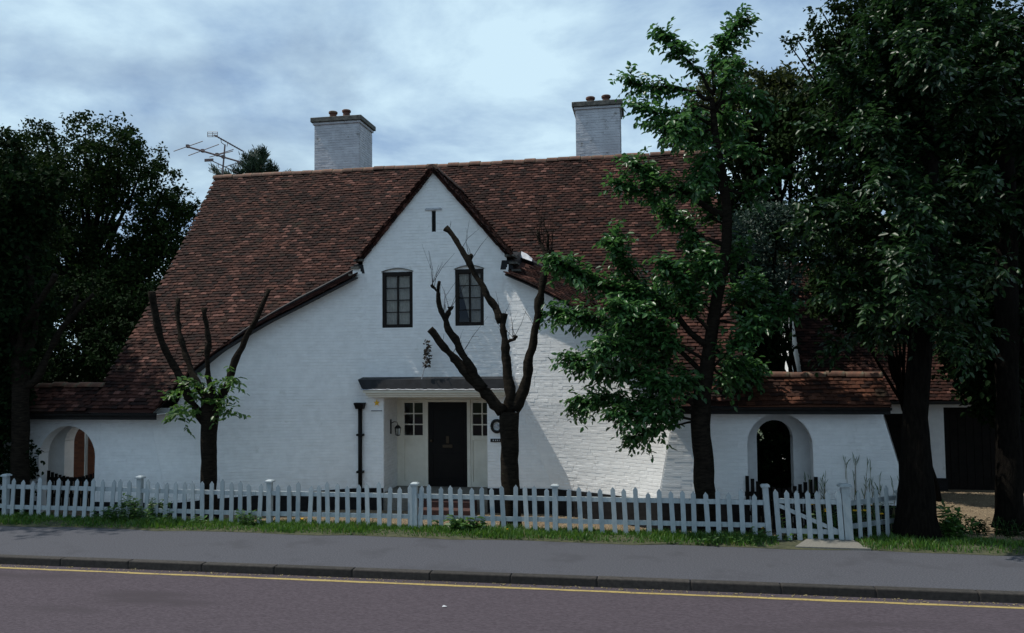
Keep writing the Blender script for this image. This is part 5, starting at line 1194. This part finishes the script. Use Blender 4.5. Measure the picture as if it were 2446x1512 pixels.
def gravel():
    n = 16000; r = np.random.default_rng(8); x = r.uniform(-14, 3.6, n); y = 15.65+2.9*r.random(n)
    k = (x > 5.0); x2 = r.uniform(4.8, 9.5, 7000); y2 = r.uniform(18.3, 23.0, 7000); x = np.r_[x, x2]; y = np.r_[y, y2]; n = len(x)
    keep = np.ones(n, bool); s = r.uniform(.008, .02, n); z = fore_z(x, y)+s*.3
    oct_ = np.array([(1,0,0),(-1,0,0),(0,1,0),(0,-1,0),(0,0,.7),(0,0,-.7)]); f = np.array([(0,2,4),(2,1,4),(1,3,4),(3,0,4)])
    a = r.uniform(0, 6.28, n); c, s_ = np.cos(a), np.sin(a); O = oct_[None]*s[:, None, None]*r.uniform(.7, 1.3, (n, 6, 1)); V = np.stack([O[..., 0]*c[:, None]-O[..., 1]*s_[:, None], O[..., 0]*s_[:, None]+O[..., 1]*c[:, None], O[..., 2]], -1)+np.stack([x, y, z], 1)[:, None]
    F = (f[None]+6*np.arange(n)[:, None, None]).reshape(-1, 3); o = mobj('gravel', mesh_np('gravel', V.reshape(-1, 3), F, M['stone'])); tag(o, 'loose tan gravel stones covering the forecourt', 'gravel', kind='stuff')
gravel()
def weed(name, label, cat, p, n, h, leafL, m='weed', rad=.16, ratio=.42, group=None, stem='weed', up=.6):
    t = thing(name, label, cat, tuple(p), group); r = np.random.default_rng(int(abs(p[0])*1000)+n)
    mb = MB(); PP, AA, NN, LL = [], [], [], []
    for k in range(n):
        b = np.array([p[0]+r.normal(0, rad), p[1]+r.normal(0, rad*.5), p[2]]); d = unit(np.array([r.normal(0, .35), r.normal(0, .35), 1.])); hh = h*r.uniform(.45, 1.1); e = b+d*hh; mb.tube([b-[0, 0, .03], (b+e)/2+r.normal(0, .01, 3), e], [.006, .005, .003], 4, cap=False)
        m_ = int(6+hh/.06)
        for j in range(m_):
            f = (j+.5)/m_; PP.append(b+d*hh*f); a = r.uniform(0, 6.28); AA.append(np.array([math.cos(a), math.sin(a), up*r.uniform(-.3, 1)])); NN.append(np.array([0, 0, 1.])+r.normal(0, .3, 3)); LL.append(leafL*r.uniform(.6, 1.2))
    mb.build('stems', M[stem], t)['kind'] = 'stuff'; LL = np.array(LL); leaves_mesh('foliage', np.array(PP), np.array(AA), np.array(NN), LL, LL*ratio, M[m], parent=t); return t
gz = lambda x, y: onZ(x, y, 0)
for (x, y, n, h, l, lab) in ((300, 1236, 14, .42, .12, 'leafy green weed clump at the fence left of the first pollard'), (345, 1240, 20, .62, .11, 'tall tangled weed clump against the fence post by the left pollard'), (385, 1244, 14, .50, .12, 'dark leafy weed clump just left of the first pollard trunk'),
                            (610, 1250, 11, .34, .11, 'low weed clump beside the fence post right of the first pollard'), (468, 1254, 5, .16, .12, 'flat dock weed on the verge below the first pollard'), (1095, 1268, 16, .30, .17, 'broad-leaved dock clump on the verge before the door'), (1125, 1270, 12, .26, .17, 'broad dock leaves right of the larger dock clump'),
                            (1690, 1302, 6, .18, .09, 'small weed tuft at the foot of the cherry tree'), (1765, 1302, 6, .2, .09, 'small weed tuft between cherry tree and gate post'), (60, 1240, 6, .2, .1, 'small weed tuft at the left end of the fence')):
    p = gz(x, y); weed('weed_plant', lab, 'plant', (p[0], min(p[1], FY-.09), .01), n, h, l, group='weeds along the fence')
p = onZ(1860, 1300, 0)
weed('weed_plant', 'weed clump with yellow flower beside the right gate post', 'plant', (2.0, 15.3, .01), 9, .25, .10, group='weeds along the fence')
p = onY(2255, 1210, 15.9); weed('rhododendron', 'glossy leaved shrub at the foot of the big tree', 'shrub', (5.45, 16.0, -.05), 14, .75, .19, 'weed', .14, .3, up=.9)
weed('rhododendron', 'sparse leafy shrub squeezed left of the big tree trunk', 'shrub', (4.32, 16.3, -.05), 7, .8, .12, 'weed', .07, .35)
for i, (x, lab) in enumerate(((5.75, 'low dark shrub right of the glossy shrub'), (6.25, 'low dark shrub in the middle of the shaded bed'), (6.75, 'low dark shrub before the far right trunk'), (7.4, 'low dark shrub at the right edge of the bed'))):
    weed('bed_shrub', lab, 'shrub', (x, 16.75+.15*(i % 2), -.1), 30, .34, .085, 'shade', .24, .4, group='low shrubs in the shaded bed')
for i, (x, y, lab) in enumerate(((3.25, 16.6, 'leafy flower clump with yellow poppies behind the gate'), (3.95, 16.8, 'leafy flower clump with yellow poppies behind the fence stub'))):
    t = weed('poppy_plant', lab, 'plant', (x, y, -.2), 26, .62, .13, 'weed', .24, .35, group='poppies behind the gate')
    r = np.random.default_rng(i+40); PP, AA, NN = [], [], []
    for k in range(8):
        c = np.array([x+r.normal(0, .25), y-.15+r.normal(0, .12), r.uniform(.22, .58)])
        for j in range(6):
            a = j*math.pi/3; PP.append(c); AA.append(np.array([math.cos(a), math.sin(a)*.7-.3, .45])); NN.append(np.array([0, -.3, 1.]))
    LL = np.full(len(PP), .055); leaves_mesh('flower', np.array(PP), np.array(AA), np.array(NN), LL, LL*.95, M['yellow'], parent=t)
for i, (px, py, lab) in enumerate(((2048, 1000, 'tall dry grass stems against the wall right of the archway'), (1965, 1080, 'tall green stems beside the right archway gate'), (2100, 1090, 'tall thin grass stems near the big tree'))):
    p = onY(px, 1190, 17.3); h = [1.55, 1.15, 1.2][i]; t = thing('tall_grass', lab, 'plant', (p[0], 17.3, -.3), 'tall grasses by the archway wall'); mb = MB(); r = np.random.default_rng(60+i); PP, AA = [], []
    for k in range(9):
        b = np.array([p[0]+r.normal(0, .12), 17.3+r.normal(0, .08), -.3]); e = b+np.array([r.normal(0, .1), r.normal(0, .05), h*r.uniform(.7, 1)]); mb.tube([b, (b+e)/2+r.normal(0, .03, 3), e], [.007, .006, .003], 4)
        for j in range(7): f = r.uniform(.1, .8); PP.append(b+(e-b)*f); AA.append(np.array([r.normal(0, .5), r.normal(0, .4), 1.]))
        for j in range(3): PP.append(e-(e-b)*.1*r.random()); AA.append(np.array([r.normal(0, .3), r.normal(0, .3), 1.]))
    mb.build('stems', M['dry'], t)['kind'] = 'stuff'; LL = r.uniform(.08, .25, len(PP)); leaves_mesh('blades', np.array(PP), np.array(AA), r.normal(0, 1, (len(PP), 3)), LL, LL*.02+.004, M['weed'], parent=t)
# dandelion heads in the verge
for i, (x, y, lab) in enumerate(((1822, 1262, 'yellow dandelion head just left of the gate post'), (1785, 1288, 'yellow dandelion head low in the grass by the gate'), (1213, 1265, 'yellow dandelion head in the grass below the bare pollard'), (722, 1240, 'yellow dandelion head in the grass left of the downpipe'))):
    p = onY(x, y, 15.25); t = thing('dandelion', lab, 'flower', (p[0], 15.25, .01), 'dandelions in the verge'); mb = MB(); mb.tube([(p[0], 15.25, .0), (p[0], 15.25, max(.08, p[2]))], [.004, .003], 4); mb.build('stem', M['weed'], t)
    q = np.array([p[0], 15.25, max(.08, p[2])]); n = 14; a = np.linspace(0, 6.28, n, endpoint=False); AA = np.stack([np.cos(a), np.sin(a)*.8-.4, .35+.5*(np.arange(n) % 2)], 1); LL = np.full(n, .032); leaves_mesh('flower', np.tile(q, (n, 1)), AA, np.tile([0, -.2, 1.], (n, 1)), LL, LL*.5, M['yellow'], parent=t)
# dried bunch on the pole
r = np.random.default_rng(77); n = 90; tt = r.random(n); B0, B1 = onY(1021, 812, Y0-.32), onY(1019, 876, Y0-.32); PP = B0+(B1-B0)*tt[:, None]+r.normal(0, .03, (n, 3)); AA = r.normal(0, 1, (n, 3)); AA[:, 2] -= .6; LL = r.uniform(.07, .14, n); leaves_mesh('dried_bunch', PP, AA, r.normal(0, 1, (n, 3)), LL, LL*.45, M['dried'], parent=pl)

# litter in the gutter
r = np.random.default_rng(90)
for i, (x, y, lab) in enumerate(((300, 1358, 'crumpled white paper scrap lying in the gutter at left'), (1062, 1450, 'tiny pale paper scrap lying on the road'))):
    p = onZ(x, y, -.12); mb = MB(); mb.add([(p[0]-.035, p[1]-.02, -.114), (p[0]+.03, p[1]-.015, -.108), (p[0]+.035, p[1]+.02, -.114), (p[0]-.025, p[1]+.025, -.10), (p[0]+.0, p[1], -.095)], [(0, 1, 4), (1, 2, 4), (2, 3, 4), (3, 0, 4)]); o = mb.build('paper_scrap', M['leadpale']); tag(o, lab, 'litter')
n = 900; X = r.uniform(-13, 8, n); Yg = 12.34-np.abs(r.normal(0, .07, n)); PP = np.stack([X, Yg, np.full(n, -.114)], 1); AA = r.normal(0, 1, (n, 3)); AA[:, 2] *= .15; LL = r.uniform(.012, .045, n)
o = leaves_mesh('gutter_litter', PP, AA, np.tile([0, 0, 1.], (n, 1))+r.normal(0, .2, (n, 3)), LL, LL*.6, M['dry']); tag(o, 'fine dry leaf litter and grit along the kerb', 'litter', kind='stuff')
